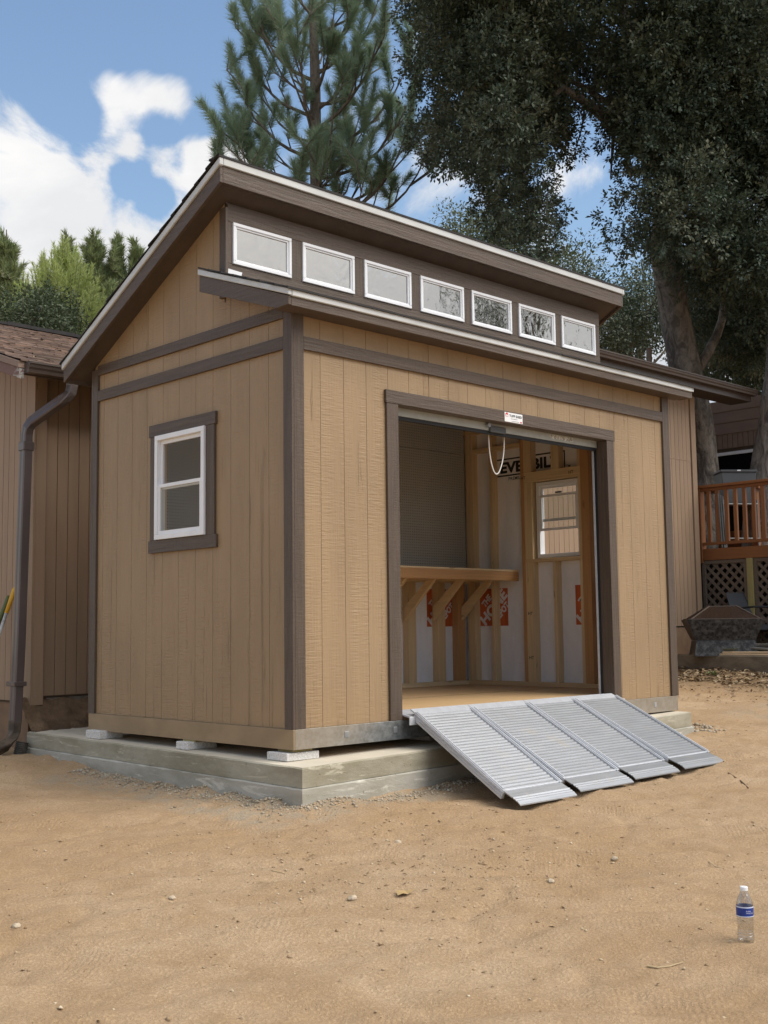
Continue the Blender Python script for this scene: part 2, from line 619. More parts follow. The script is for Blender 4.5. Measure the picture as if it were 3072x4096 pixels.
def peg_mat():
    m, nt, b = newmat('pegboard_dark')
    tcn = N(nt, 'ShaderNodeTexCoord')
    mp = N(nt, 'ShaderNodeMapping')
    mp.inputs['Scale'].default_value = (1 / 0.0254, 1 / 0.0254, 1 / 0.0254)
    nt.links.new(tcn.outputs['Object'], mp.inputs[0])
    sp = N(nt, 'ShaderNodeSeparateXYZ')
    nt.links.new(mp.outputs[0], sp.inputs[0])
    dx = fmath(nt, 'SUBTRACT', fmath(nt, 'FRACT', sp.outputs[0]), 0.5)
    dz = fmath(nt, 'SUBTRACT', fmath(nt, 'FRACT', sp.outputs[2]), 0.5)
    d = fmath(nt, 'SQRT', fmath(nt, 'ADD', fmath(nt, 'MULTIPLY', dx, dx), fmath(nt, 'MULTIPLY', dz, dz)))
    hole = mrange(nt, d, 0.13, 0.19, 1, 0)
    n = mrange(nt, noise(nt, (1.5, 1.5, 1.5), 3, 0.5), 0.3, 0.7)
    base = mixc(nt, n, (0.40, 0.385, 0.35), (0.46, 0.445, 0.41))
    nt.links.new(mixc(nt, hole, base, (0.012, 0.010, 0.009)), b.inputs['Base Color'])
    b.inputs['Roughness'].default_value = 0.42
    bump(nt, b, hole, -0.002)
    return m


M['peg'] = peg_mat()
M['hd_orange'] = simple('orange_print', (0.52, 0.115, 0.035), 0.5, var=0.15, sc=(30, 30, 2))
M['hd_white'] = simple('unprinted_wrap', (0.70, 0.69, 0.71), 0.5, var=0.03)
M['ink'] = simple('black_ink', (0.02, 0.018, 0.018), 0.6)
M['floor_ply'] = simple('plywood_floor', (0.56, 0.37, 0.19), 0.55, var=0.07, sc=(20, 2, 2), bsc=(60, 4, 4), bd=0.0006)
M['sign_white'] = simple('sign_white', (0.82, 0.82, 0.82), 0.35, var=0.02)
M['sign_red'] = simple('sign_red', (0.55, 0.05, 0.05), 0.4, var=0.02)
M['sign_black'] = simple('sign_black', (0.02, 0.03, 0.035), 0.4, var=0.02)
M['rope'] = simple('white_rope', (0.8, 0.78, 0.74), 0.8)


def glass_mat(name, refl, tint=(0.9, 0.91, 0.905), wob=0.0):
    m = bpy.data.materials.new(name)
    m.use_nodes = True
    nt = m.node_tree
    nt.nodes.clear()
    o = N(nt, 'ShaderNodeOutputMaterial')
    tr = N(nt, 'ShaderNodeBsdfTransparent')
    tr.inputs[0].default_value = (*tint, 1)
    gl = N(nt, 'ShaderNodeBsdfGlossy')
    gl.inputs['Roughness'].default_value = 0.02
    gl.inputs['Color'].default_value = (0.95, 0.93, 0.89, 1)
    lw = N(nt, 'ShaderNodeFresnel')
    lw.inputs[0].default_value = 1.5
    f = mrange(nt, lw.outputs[0], 0, 1, refl, 1.0 if refl > 0.1 else 0.6, False)
    gb = N(nt, 'ShaderNodeNewGeometry')                     # only the entering face reflects
    f = fmath(nt, 'MULTIPLY', f, fmath(nt, 'SUBTRACT', 1.0, gb.outputs['Backfacing']))
    mxs = N(nt, 'ShaderNodeMixShader')
    nt.links.new(f, mxs.inputs[0])
    nt.links.new(tr.outputs[0], mxs.inputs[1])
    nt.links.new(gl.outputs[0], mxs.inputs[2])
    nt.links.new(mxs.outputs[0], o.inputs[0])
    if wob:
        bp = N(nt, 'ShaderNodeBump')
        bp.inputs['Distance'].default_value = wob
        nt.links.new(noise(nt, (5.5, 5.5, 5.5), 2, 0.5, dist=0.8), bp.inputs['Height'])
        nt.links.new(bp.outputs[0], gl.inputs['Normal'])
        nt.links.new(bp.outputs[0], lw.inputs['Normal'])
    return m


M['glass'] = glass_mat('clear_glass', 0.0)
M['lowe'] = glass_mat('coated_glass', 0.60, (0.6, 0.6, 0.6), 0.0022)
M['house'] = simple('house_siding_paint', (0.31, 0.212, 0.138), 0.6, var=0.07, sc=(8, 8, 1.0), bsc=(60, 60, 5), bd=0.0015, rnd=True)
M['house_back'] = simple('house_siding_groove', (0.09, 0.062, 0.04), 0.8)
M['house_dark'] = simple('house_wing_paint', (0.22, 0.15, 0.11), 0.6, var=0.08, sc=(2, 2, 8), rnd=True)
M['gutter'] = simple('brown_gutter', (0.075, 0.056, 0.047), 0.33, 0.1, 0.08, spec=0.55)
M['downspout'] = simple('brown_downspout', (0.105, 0.084, 0.08), 0.32, 0.15, 0.12, (5, 5, 2), spec=0.55)
M['eave_dark'] = simple('eave_underside', (0.05, 0.038, 0.03), 0.7)
M['stucco'] = simple('painted_foundation', (0.24, 0.15, 0.09), 0.9, var=0.12, bsc=(30, 30, 30), bd=0.003)


def rake_mat():
    m, nt, b = newmat('peeling_rake_paint')
    tcn = N(nt, 'ShaderNodeTexCoord')
    sp = N(nt, 'ShaderNodeSeparateXYZ')
    nt.links.new(tcn.outputs['Object'], sp.inputs[0])
    near = mrange(nt, sp.outputs[1], 2.9, 3.25, 0.12, -0.2)
    n = fmath(nt, 'ADD', noise(nt, (30, 10, 24), 6, 0.7), near)
    pl = mrange(nt, n, 0.56, 0.60)
    nt.links.new(mixc(nt, pl, (0.16, 0.09, 0.075), mixc(nt, noise(nt, (60, 30, 60), 3), (0.20, 0.19, 0.17), (0.52, 0.50, 0.46))), b.inputs['Base Color'])
    b.inputs['Roughness'].default_value = 0.7
    return m


M['rake'] = rake_mat()


def shingle_mat():
    m, nt, b = newmat('brown_roof_shingle')
    gi = N(nt, 'ShaderNodeNewGeometry')
    r = gi.outputs['Random Per Island']
    c = mixc(nt, r, (0.10, 0.062, 0.045), (0.29, 0.185, 0.135))
    n = noise(nt, (5, 40, 40), 5, 0.7)
    c = mixc(nt, mrange(nt, n, 0.42, 0.62, 0.55, 0), c, (0.05, 0.036, 0.03))
    nt.links.new(c, b.inputs['Base Color'])
    b.inputs['Roughness'].default_value = 0.9
    bump(nt, b, noise(nt, (90, 90, 90), 3), 0.003)
    return m


M['shingle'] = shingle_mat()


def dirt_mat():
    m, nt, b = newmat('decomposed_granite')
    big = mrange(nt, noise(nt, (0.55, 0.55, 0.55), 5, 0.6, (2, 1, 0)), 0.3, 0.7)
    mid = mrange(nt, noise(nt, (3.2, 3.2, 3.2), 6, 0.68, dist=0.6), 0.32, 0.7)
    c = mixc(nt, big, (0.475, 0.322, 0.188), (0.595, 0.438, 0.285))
    c = mixc(nt, fmath(nt, 'MULTIPLY', mid, 0.55), c, (0.39, 0.25, 0.128))
    # pale cement dust along the slab
    tcn = N(nt, 'ShaderNodeTexCoord')
    sp = N(nt, 'ShaderNodeSeparateXYZ')
    nt.links.new(tcn.outputs['Object'], sp.inputs[0])

    def band(v, lo, hi, w):
        a = mrange(nt, v, lo - w, lo)
        d = mrange(nt, v, hi, hi + w, 1, 0)
        return fmath(nt, 'MULTIPLY', a, d)
    f1 = fmath(nt, 'MULTIPLY', band(sp.outputs[0], -0.36, 1.9, 0.12), band(sp.outputs[1], -0.46, 0.0, 0.14))
    f2 = fmath(nt, 'MULTIPLY', band(sp.outputs[0], -0.48, 0.0, 0.25), band(sp.outputs[1], -0.4, 2.1, 0.15))
    f3 = fmath(nt, 'MULTIPLY', band(sp.outputs[0], 6.0, 7.6, 0.5), band(sp.outputs[1], -0.6, 0.3, 0.4))
    dm = fmath(nt, 'MAXIMUM', fmath(nt, 'MAXIMUM', f1, f2), fmath(nt, 'MULTIPLY', f3, 0.8))
    dn = mrange(nt, noise(nt, (7, 7, 7), 6, 0.7), 0.38, 0.62)
    c = mixc(nt, fmath(nt, 'MULTIPLY', fmath(nt, 'MULTIPLY', dm, dn), 0.8), c, (0.40, 0.345, 0.265))
    # darker leafy soil by the curb
    f4 = fmath(nt, 'MULTIPLY', mrange(nt, sp.outputs[0], 6.8, 8.4), mrange(nt, noise(nt, (4, 4, 4), 5, 0.7), 0.3, 0.6, 0.35, 0.85))
    c = mixc(nt, f4, c, (0.17, 0.115, 0.065))
    # mineral grains
    vor = N(nt, 'ShaderNodeTexVoronoi')
    vor.inputs['Scale'].default_value = 130
    nt.links.new(tcn.outputs['Object'], vor.inputs['Vector'])
    spk = mrange(nt, vor.outputs['Distance'], 0.12, 0.26, 1, 0)
    gate = mrange(nt, noise(nt, (60, 60, 60), 2), 0.54, 0.64)
    c = mixc(nt, fmath(nt, 'MULTIPLY', fmath(nt, 'MULTIPLY', spk, gate), 0.55), c, (0.66, 0.55, 0.40))
    fine = mrange(nt, noise(nt, (85, 85, 85), 4, 0.75), 0.30, 0.72)
    c = mixc(nt, fmath(nt, 'MULTIPLY', fmath(nt, 'SUBTRACT', 1.0, fine), 0.50), c, (0.20, 0.128, 0.068))
    nt.links.new(c, b.inputs['Base Color'])
    b.inputs['Roughness'].default_value = 0.95
    b.inputs['Specular IOR Level'].default_value = 0.15
    h = fmath(nt, 'ADD', fmath(nt, 'MULTIPLY', noise(nt, (22, 22, 22), 6, 0.72), 1.0), fmath(nt, 'MULTIPLY', fine, 0.35))
    # boot-sole ripples here and there
    wv = N(nt, 'ShaderNodeTexWave')
    wv.inputs['Scale'].default_value = 13.0
    wv.inputs['Distortion'].default_value = 3.5
    wv.inputs['Detail'].default_value = 2
    mpw = N(nt, 'ShaderNodeMapping')
    mpw.inputs['Rotation'].default_value = (0, 0, 0.9)
    nt.links.new(tcn.outputs['Object'], mpw.inputs[0])
    nt.links.new(mpw.outputs[0], wv.inputs['Vector'])
    foot = mrange(nt, noise(nt, (1.9, 1.9, 1.9), 2, 0.5, (6, 3, 1)), 0.57, 0.66)
    h = fmath(nt, 'ADD', h, fmath(nt, 'MULTIPLY', fmath(nt, 'MULTIPLY', wv.outputs['Fac'], foot), 0.16))
    bump(nt, b, h, 0.010)
    return m


M['dirt'] = dirt_mat()
M['pebble'] = None


def island_mat(name, cols, rough=0.8, bsc=None, bd=0.003, transl=0.0, spec=0.3, tips=None):
    m, nt, b = newmat(name)
    gi = N(nt, 'ShaderNodeNewGeometry')
    cr = N(nt, 'ShaderNodeValToRGB')
    cr.color_ramp.interpolation = 'LINEAR'
    el = cr.color_ramp.elements
    el[0].position, el[0].color = 0, (*cols[0], 1)
    el[1].position, el[1].color = 1, (*cols[-1], 1)
    for i, c in enumerate(cols[1:-1]):
        e = el.new((i + 1) / (len(cols) - 1))
        e.color = (*c, 1)
    nt.links.new(gi.outputs['Random Per Island'], cr.inputs[0])
    colo = cr.outputs[0]
    if tips:                                                # paler sprays: young growth, plus clump highlights put into the colour
        f = mrange(nt, noise(nt, (tips[1],) * 3, 4, 0.65), 0.50, 0.68)
        colo = mixc(nt, fmath(nt, 'MULTIPLY', f, fmath(nt, 'POWER', gi.outputs['Random Per Island'], 0.7)), colo, tips[0])
    nt.links.new(colo, b.inputs['Base Color'])
    b.inputs['Roughness'].default_value = rough
    b.inputs['Specular IOR Level'].default_value = spec
    if bsc:
        bump(nt, b, noise(nt, bsc, 3), bd)
    if transl:
        tl = N(nt, 'ShaderNodeBsdfTranslucent')
        nt.links.new(colo, tl.inputs[0])
        ms = N(nt, 'ShaderNodeMixShader')
        ms.inputs[0].default_value = transl
        o = nt.nodes['Material Output']
        nt.links.new(b.outputs[0], ms.inputs[1])
        nt.links.new(tl.outputs[0], ms.inputs[2])
        nt.links.new(ms.outputs[0], o.inputs[0])
    return m


M['pebble'] = island_mat('pebbles', [(0.36, 0.24, 0.13), (0.52, 0.41, 0.27), (0.26, 0.17, 0.095), (0.58, 0.48, 0.34)], 0.85, (80, 80, 80), 0.002)
M['rubble'] = island_mat('concrete_crumbs', [(0.28, 0.22, 0.15), (0.44, 0.38, 0.29), (0.36, 0.28, 0.19), (0.48, 0.43, 0.35)], 0.95, (90, 90, 90), 0.003)
M['litter'] = island_mat('dry_leaves', [(0.20, 0.12, 0.06), (0.36, 0.27, 0.16), (0.13, 0.085, 0.05), (0.42, 0.34, 0.23)], 0.8)
M['oak_leaf'] = island_mat('live_oak_leaf', [(0.050, 0.076, 0.050), (0.088, 0.120, 0.078), (0.068, 0.096, 0.064), (0.140, 0.170, 0.115)], 0.5, transl=0.2, spec=0.35, tips=((0.29, 0.30, 0.21), 1.3))
M['oak_leaf_far'] = island_mat('distant_oak_leaf', [(0.09, 0.115, 0.06), (0.16, 0.185, 0.10), (0.12, 0.14, 0.075)], 0.6, transl=0.25)
M['bush_leaf'] = island_mat('dark_bush_leaf', [(0.05, 0.075, 0.036), (0.09, 0.115, 0.058), (0.13, 0.155, 0.09)], 0.55, transl=0.2)
M['needle'] = island_mat('pine_needle', [(0.19, 0.275, 0.185), (0.27, 0.365, 0.245), (0.22, 0.30, 0.19), (0.35, 0.44, 0.31)], 0.42, transl=0.35)
M['needle_far'] = island_mat('far_pine_needle', [(0.15, 0.195, 0.085), (0.23, 0.28, 0.125), (0.30, 0.35, 0.17)], 0.6, transl=0.25)
M['needle_light'] = island_mat('light_green_needle', [(0.34, 0.42, 0.12), (0.50, 0.58, 0.21), (0.60, 0.66, 0.30)], 0.6, transl=0.3)


def bark_mat(name, col, dark, sc=(9, 9, 2.5), bd=0.05):
    m, nt, b = newmat(name)
    n = noise(nt, sc, 6, 0.68, dist=0.8)
    n2 = noise(nt, tuple(s * 4 for s in sc), 4, 0.6)
    nt.links.new(mixc(nt, mrange(nt, n, 0.35, 0.65), dark, col), b.inputs['Base Color'])
    b.inputs['Roughness'].default_value = 0.95
    bump(nt, b, fmath(nt, 'ADD', n, fmath(nt, 'MULTIPLY', n2, 0.3)), bd)
    return m


M['oak_bark'] = bark_mat('oak_bark', (0.32, 0.285, 0.245), (0.10, 0.086, 0.073), (7, 7, 3.2), 0.06)
M['pine_bark'] = bark_mat('pine_bark', (0.19, 0.165, 0.135), (0.10, 0.083, 0.065), (14, 14, 6), 0.02)
M['twig_bark'] = simple('twig_bark', (0.085, 0.07, 0.055), 0.9)
M['charcoal'] = simple('fire_pit_steel', (0.045, 0.047, 0.05), 0.6, 0.3, 0.6, (18, 18, 18), bsc=(60, 60, 60), bd=0.002)
M['chair_black'] = simple('black_sling', (0.022, 0.025, 0.03), 0.6)
M['grey_plastic'] = simple('grey_plastic', (0.085, 0.09, 0.092), 0.45, var=0.06)
M['grey_metal'] = simple('grey_tube', (0.20, 0.21, 0.21), 0.4, 0.5)
M['olive'] = simple('olive_tray', (0.10, 0.11, 0.08), 0.6)
M['pale_wood'] = simple('pale_lumber', (0.50, 0.38, 0.25), 0.7, var=0.1, sc=(20, 2, 20))
M['treated'] = wood_mat('treated_post', (0.30, 0.255, 0.10), 2, 0.8, False, 0.7)
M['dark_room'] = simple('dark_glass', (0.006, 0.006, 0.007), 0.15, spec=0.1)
M['yellow_grip'] = simple('yellow_grip', (0.66, 0.36, 0.03), 0.45, var=0.08)
M['green_grip'] = simple('green_grip', (0.10, 0.13, 0.045), 0.5)
M['shaft'] = simple('worn_white_shaft', (0.46, 0.45, 0.44), 0.45, 0.2, 0.25, (30, 30, 8))
M['blue_shaft'] = simple('blue_grey_shaft', (0.12, 0.15, 0.20), 0.45, 0.2)
M['corrugated'] = simple('dusty_black_pipe', (0.055, 0.048, 0.04), 0.7, var=0.4, sc=(12, 12, 12))


# ------------------------------------------------------------------ value noise for meshes
def vnoise(x, y, seed):
    r = np.random.default_rng(seed)
    T = r.random((256, 256))
    xi, yi = np.floor(x).astype(int), np.floor(y).astype(int)
    fx, fy = x - xi, y - yi
    fx, fy = fx * fx * (3 - 2 * fx), fy * fy * (3 - 2 * fy)
    g = lambda a, b: T[a & 255, b & 255]
    return (g(xi, yi) * (1 - fx) + g(xi + 1, yi) * fx) * (1 - fy) + (g(xi, yi + 1) * (1 - fx) + g(xi + 1, yi + 1) * fx) * fy - 0.5


def gz(x, y):
    x = np.clip(x, -9, 11)
    y = np.clip(y, -12, 5)
    return -0.46 + 0.033 * x + np.where(y > -0.27, 0.03, 0.045) * (y + 0.27)


def gfull(x, y):
    x, y = np.asarray(x, float), np.asarray(y, float)
    a = 0.7                                                 # rake direction
    p, q = x * math.cos(a) - y * math.sin(a), x * math.sin(a) + y * math.cos(a)
    near = np.clip((14 - np.hypot(x, y)) / 6, 0, 1)
    h = 0.07 * vnoise(x * 0.45 + 9, y * 0.45, 1) + 0.032 * vnoise(x * 1.7, y * 1.7 + 5, 2)
    h += 0.036 * vnoise(p * 1.5, q * 6.5, 3) + 0.022 * vnoise(p * 5, q * 14, 4) + 0.012 * vnoise(x * 17, y * 17, 5)
    for sd_, f_, am in ((31, 1.3, 0.016), (32, 2.1, 0.012), (33, 3.6, 0.010)):
        vn = vnoise(x * f_ + 3, y * f_ * 1.6, sd_)
        h -= am * np.exp(-(vn / 0.035) ** 2) * np.clip(vnoise(x * 1.1, y * 1.1, sd_ + 9) * 3 + 0.4, 0, 1)
    tr = vnoise(p * 0.9 + 3, q * 3.1, 6)
    h -= 0.020 * np.clip(tr - 0.2, 0, 1) / 0.3
    # soil heaped a little against the slab, and a mound left of it
    ds = np.maximum(np.maximum(-0.16 - x, -0.26 - y), 0)
    inside = (x < 4.6) & (y < 3.4)
    h += np.where(inside, 0.035 * np.exp(-ds / 0.10) * (0.5 + vnoise(x * 6, y * 6, 8)), 0)
    h += 0.07 * np.exp(-((x + 0.75) ** 2 + (y - 2.9) ** 2) / 0.25)
    # bank of leafy soil up to the curb
    h += 0.10 * np.clip((x - 8.3) / 0.7, 0, 1) * np.clip((9.3 - x) / 0.2, 0, 1)
    return gz(x, y) + h * near


# ------------------------------------------------------------------ ground
xs = np.concatenate([[-400, -150, -60, -25, -14, -9], np.arange(-6.5, -0.6, 0.035), np.arange(-0.6, 5, 0.03), np.arange(5, 10.5, 0.07), [12, 15, 20, 40, 100, 400]])
ys = np.concatenate([[-400, -150, -60, -25, -14, -9], np.arange(-6.8, 0.4, 0.03), np.arange(0.4, 4.2, 0.06), [5, 8, 14, 25, 60, 150, 400]])
GX, GY = np.meshgrid(xs, ys, indexing='ij')
GZ = gfull(GX, GY)
nx, ny = GX.shape
idx = np.arange(nx * ny).reshape(nx, ny)
F = np.stack([idx[:-1, :-1], idx[1:, :-1], idx[1:, 1:], idx[:-1, 1:]], -1).reshape(-1, 4)
ground = npmesh('ground', np.stack([GX, GY, GZ], -1).reshape(-1, 3), F, M['dirt'], smooth=True)
tag(ground, kind='structure')

# ------------------------------------------------------------------ concrete slab under the shed
SA, SB, SCc, SD = (-0.158, -0.268), (4.27, -0.15), (4.20, 3.28), (-0.116, 3.2)


def slab_top(x, y):
    return -0.2 + 0.0148 * (x + 0.158) + 0.007 * (y + 0.268)


slab = thing('concrete_slab', (2, 1.5, -0.4), 'grey two-pour concrete slab on the dirt under the tan shed', 'slab')
slab['kind'] = 'structure'


def ring(poly, zf, inset=0.0):
    cx = sum(p[0] for p in poly) / 4
    cy = sum(p[1] for p in poly) / 4
    return [(p[0] + inset * (1 if p[0] < cx else -1), p[1] + inset * (1 if p[1] < cy else -1), zf(p[0], p[1])) for p in poly]


def densify(poly, n=26):
    o = []
    for i in range(4):
        a, b = poly[i], poly[(i + 1) % 4]
        for k in range(n):
            t = k / n
            o.append((a[0] + (b[0] - a[0]) * t, a[1] + (b[1] - a[1]) * t))
    return o


def slab_part(name, z_hi, z_lo, inset_hi, inset_lo, jag, mat, cap=None):
    P = densify([SA, SB, SCc, SD], 40)
    cx, cy = 2.0, 1.5
    mb = MB()
    n = len(P)
    r1, r2, r0 = [], [], []
    for p in P:
        sx = 1 if p[0] < cx else -1
        j = (random.random() - 0.5) * jag
        ins = lambda k: (p[0] + (k + j) * sx * (1 if abs(p[0] - cx) > 2.0 else 0), p[1] + (k + j) * (1 if p[1] < cy else -1) * (1 if abs(p[1] - cy) > 1.4 else 0))
        a, c = ins(inset_hi), ins(inset_lo)
        e = ins(inset_hi + 0.012)
        r1.append((*a, z_hi(*p) - 0.008 + j * 0.5))
        r2.append((*c, z_lo(*p)))
        r0.append((*e, z_hi(*p) + j * 0.2))
    mb.v = r0 + r1 + r2
    for ra in (0, n):
        for i in range(n):
            k = (i + 1) % n
            mb.f.append((ra + i, ra + n + i, ra + n + k, ra + k))
            mb.mi.append(0)
    mb.f.append(tuple(range(n)))
    mb.mi.append(1 if cap else 0)
    return build(name, mb, [mat, cap] if cap else mat, slab)


slab_part('slab_pour', slab_top, lambda x, y: slab_top(x, y) - 0.118, 0.0, 0.0, 0.006, M['concrete'], M['slab_top'])
slab_part('footing', lambda x, y: slab_top(x, y) - 0.120, lambda x, y: slab_top(x, y) - 0.50, -0.010, 0.0, 0.012, M['concrete_low'])

# ------------------------------------------------------------------ shed
L, D = 4.278, 2.405
OV = 0.17
shed = thing('garden_shed', (L / 2, D / 2, -0.125), 'new tan wooden shed with brown trim, clerestory windows and open roll-up door', 'shed')
SLU = 0.5075                                   # upper roof pitch
def z_up(y): return 3.587 - SLU * (y - 0.535)  # underside line of the upper rake
SLL = 0.352
def z_lo(y): return 2.605 + SLL * (y + 0.03)   # underside line of the lower rake


def S(name, mb, mat, bevel=0, parent=None, smooth=False):
    return build(name, mb, M[mat] if isinstance(mat, str) else mat, parent or shed, bevel, smooth)


G = 0.0016
# side (left) siding boards
edges = [0.0] + [0.236 + 0.2032 * i for i in range(11)] + [D]
edges = [e for e in edges if e < D - 0.03] + [D]
WY0, WY1, WZ0, WZ1 = 0.915, 1.50, 1.27, 1.998
def top_left(y):
    return z_up(y) + 0.03 if y > 0.70 else z_lo(y) + 0.035
for a, b in zip(edges[:-1], edges[1:]):
    a2, b2 = a + (G if a > 0 else 0), b - (G if b < D else 0)
    mb = MB()
    if a < 0.70 < b:
        mb.prism([(a2, 0), (0.70, 0), (0.70, top_left(0.69)), (a2, top_left(a2))], 0, 0, 0.012)
        mb.prism([(0.7004, 0), (b2, 0), (b2, top_left(b2)), (0.7004, top_left(0.7004))], 0, 0, 0.012)
    elif b2 > WY0 and a2 < WY1:
        if WY0 <= a2 and b2 <= WY1:
            S('siding_board', MB().prism([(a2, 0), (b2, 0), (b2, WZ0), (a2, WZ0)], 0, 0, 0.012), 'siding_y')
        else:
            mb.prism([(a2, 0), (b2, 0), (b2, WZ0), (a2, WZ0)], 0, 0, 0.012)
        mb.prism([(a2, WZ1), (b2, WZ1), (b2, top_left(b2)), (a2, top_left(a2))], 0, 0, 0.012)
        if a2 < WY0: mb.box(0, 0.012, a2, WY0, WZ0, WZ1)
        if b2 > WY1: mb.box(0, 0.012, WY1, b2, WZ0, WZ1)
    else:
        mb.prism([(a2, 0), (b2, 0), (b2, top_left(b2)), (a2, top_left(a2))], 0, 0, 0.012)
    S('siding_board', mb, 'siding_y')
# front siding boards
edges = [0.0] + [0.236 + 0.2032 * i for i in range(20)] + [L]
DX0, DX1, DZ1 = 0.90, 3.375, 2.15
for a, b in zip(edges[:-1], edges[1:]):
    a2, b2 = a + (G if a > 0 else 0), b - (G if b < L else 0)
    mb = MB()
    zt = 2.72
    if b2 > DX0 and a2 < DX1:
        mb.box(a2, b2, 0, 0.012, DZ1, zt)
        if a2 < DX0: mb.box(a2, DX0, 0, 0.012, 0, DZ1)
        if b2 > DX1: mb.box(DX1, b2, 0, 0.012, 0, DZ1)
    else:
        mb.box(a2, b2, 0, 0.012, 0, zt)
    S('siding_board', mb, 'siding_x')
# sheathing behind the grooves; right and back walls
mb = MB()
mb.prism([(0.0125, 0.01), (WY0, 0.01), (WY0, z_lo(WY0)), (0.0125, z_lo(0.0125))], 0, 0.0124, 0.016)
mb.prism([(WY1, 0.01), (D, 0.01), (D, z_up(D)), (WY1, z_up(WY1))], 0, 0.0124, 0.016)
mb.box(0.0124, 0.016, WY0, WY1, 0.01, WZ0)
mb.prism([(WY0, WZ1), (WY1, WZ1), (WY1, z_up(WY1)), (WY0, z_up(WY0))], 0, 0.0124, 0.016)
mb.prism([(0.70, 2.8), (WY0, 2.8), (WY0, z_up(WY0)), (0.70, z_up(0.70))], 0, 0.0162, 0.0178)
S('wall_sheathing', mb, 'backing')
mb = MB()
mb.box(0.0165, DX0, 0.0124, 0.016, 0.01, 2.7)
mb.box(DX1, L - 0.02, 0.0124, 0.016, 0.01, 2.7)
mb.box(DX0, DX1, 0.0124, 0.016, DZ1, 2.7)
S('wall_sheathing', mb, 'backing')
RY0, RY1, RZ0, RZ1 = 0.905, 1.43, 1.26, 1.99
mb = MB()
for x0, x1, m in ((L - 0.012, L, 0),):
    mb.box(x0, x1, 0.013, RY0, 0, z_lo(0.02))
    mb.prism([(RY1, 0), (D, 0), (D, z_up(D)), (RY1, z_up(RY1))], 0, x0, x1)
    mb.box(x0, x1, RY0, RY1, 0, RZ0)
    mb.prism([(RY0, RZ1), (RY1, RZ1), (RY1, z_up(RY1)), (RY0, z_up(RY0))], 0, x0, x1)
    mb.prism([(0.2, z_lo(0.02)), (RY0, z_lo(0.02)), (RY0, z_up(0.905)), (0.70, z_up(0.70)), (0.69, z_lo(0.69))], 0, x0, x1)
S('side_wall', mb, 'siding_y')
mb = MB().box(0.02, L - 0.013, D - 0.012, D, 0, z_up(D))
S('back_wall', mb, 'siding_x')

# trim: corner boards, bands, door and window casings
T = 0.02
def trim(x0, x1, y0, y1, z0, z1, ax):
    return S('trim_board', MB().box(x0, x1, y0, y1, z0, z1), 'trim_' + ax, 0.002)
trim(-T, -0.0005, -T, 0.065, 0.0, 2.66, 'z')              # near corner, side face
trim(-0.0003, 0.083, -T, -0.0005, 0.0, 2.62, 'z')         # near corner, front face
trim(-T, -0.0005, 2.337, 2.425, -0.005, z_up(2.40), 'z')  # far corner of the side
trim(4.198, L + T, -T, -0.0005, 0.0, 2.62, 'z')
trim(L + 0.0005, L + T, 0.0005, 0.085, 0.0, 2.62, 'z')
trim(-T, -0.0005, 0.0652, 2.3368, 2.388, 2.471, 'y')      # side bands
trim(-T, -0.0005, 0.0652, 2.3368, 2.592, 2.667, 'y')
trim(0.0832, 4.1978, -T, -0.0005, 2.388, 2.473, 'x')      # front band
trim(0.807, 3.461, -T - 0.004, -0.0005, 2.137, 2.227, 'x')  # door casing
trim(0.815, 0.925, -T, -0.0005, 0.0, 2.1368, 'z')
trim(3.35, 3.45, -T, -0.0005, 0.0, 2.1368, 'z')
# door jamb returns
S('jamb', MB().box(3.352, 3.372, -0.0003, 0.11, 0.03, 2.15), 'trim_z')
S('jamb', MB().box(0.903, 0.923, -0.0003, 0.11, 0.03, 2.15), 'trim_z')
S('jamb', MB().box(0.9235, 3.3515, -0.0003, 0.07, 2.1375, 2.155), 'trim_x')
# casing of the side window
SWY0, SWY1, SWZ0, SWZ1 = 0.905, 1.511, 1.259, 2.008
trim(-T - 0.003, -0.0005, 0.79, 1.605, 2.008, 2.095, 'y')
trim(-T - 0.003, -0.0005, 0.782, 1.605, 1.167, 1.2555, 'y')
trim(-T, -0.0005, 0.805, 0.904, 1.2557, 2.0078, 'z')
trim(-T, -0.0005, 1.512, 1.589, 1.2557, 2.0078, 'z')


def frame_x(x0, x1, y0, y1, z0, z1, w, mb=None):
    """rectangular frame lying in a plane of constant x"""
    mb = mb or MB()
    mb.box(x0, x1, y0, y1, z0, z0 + w)
    mb.box(x0, x1, y0, y1, z1 - w, z1)
    mb.box(x0, x1, y0, y0 + w, z0 + w, z1 - w)
    mb.box(x0, x1, y1 - w, y1, z0 + w, z1 - w)
    return mb


def frame_y(y0, y1, x0, x1, z0, z1, w, mb=None):
    mb = mb or MB()
    mb.box(x0, x1, y0, y1, z0, z0 + w)
    mb.box(x0, x1, y0, y1, z1 - w, z1)
    mb.box(x0, x0 + w, y0, y1, z0 + w, z1 - w)
    mb.box(x1 - w, x1, y0, y1, z0 + w, z1 - w)
    return mb


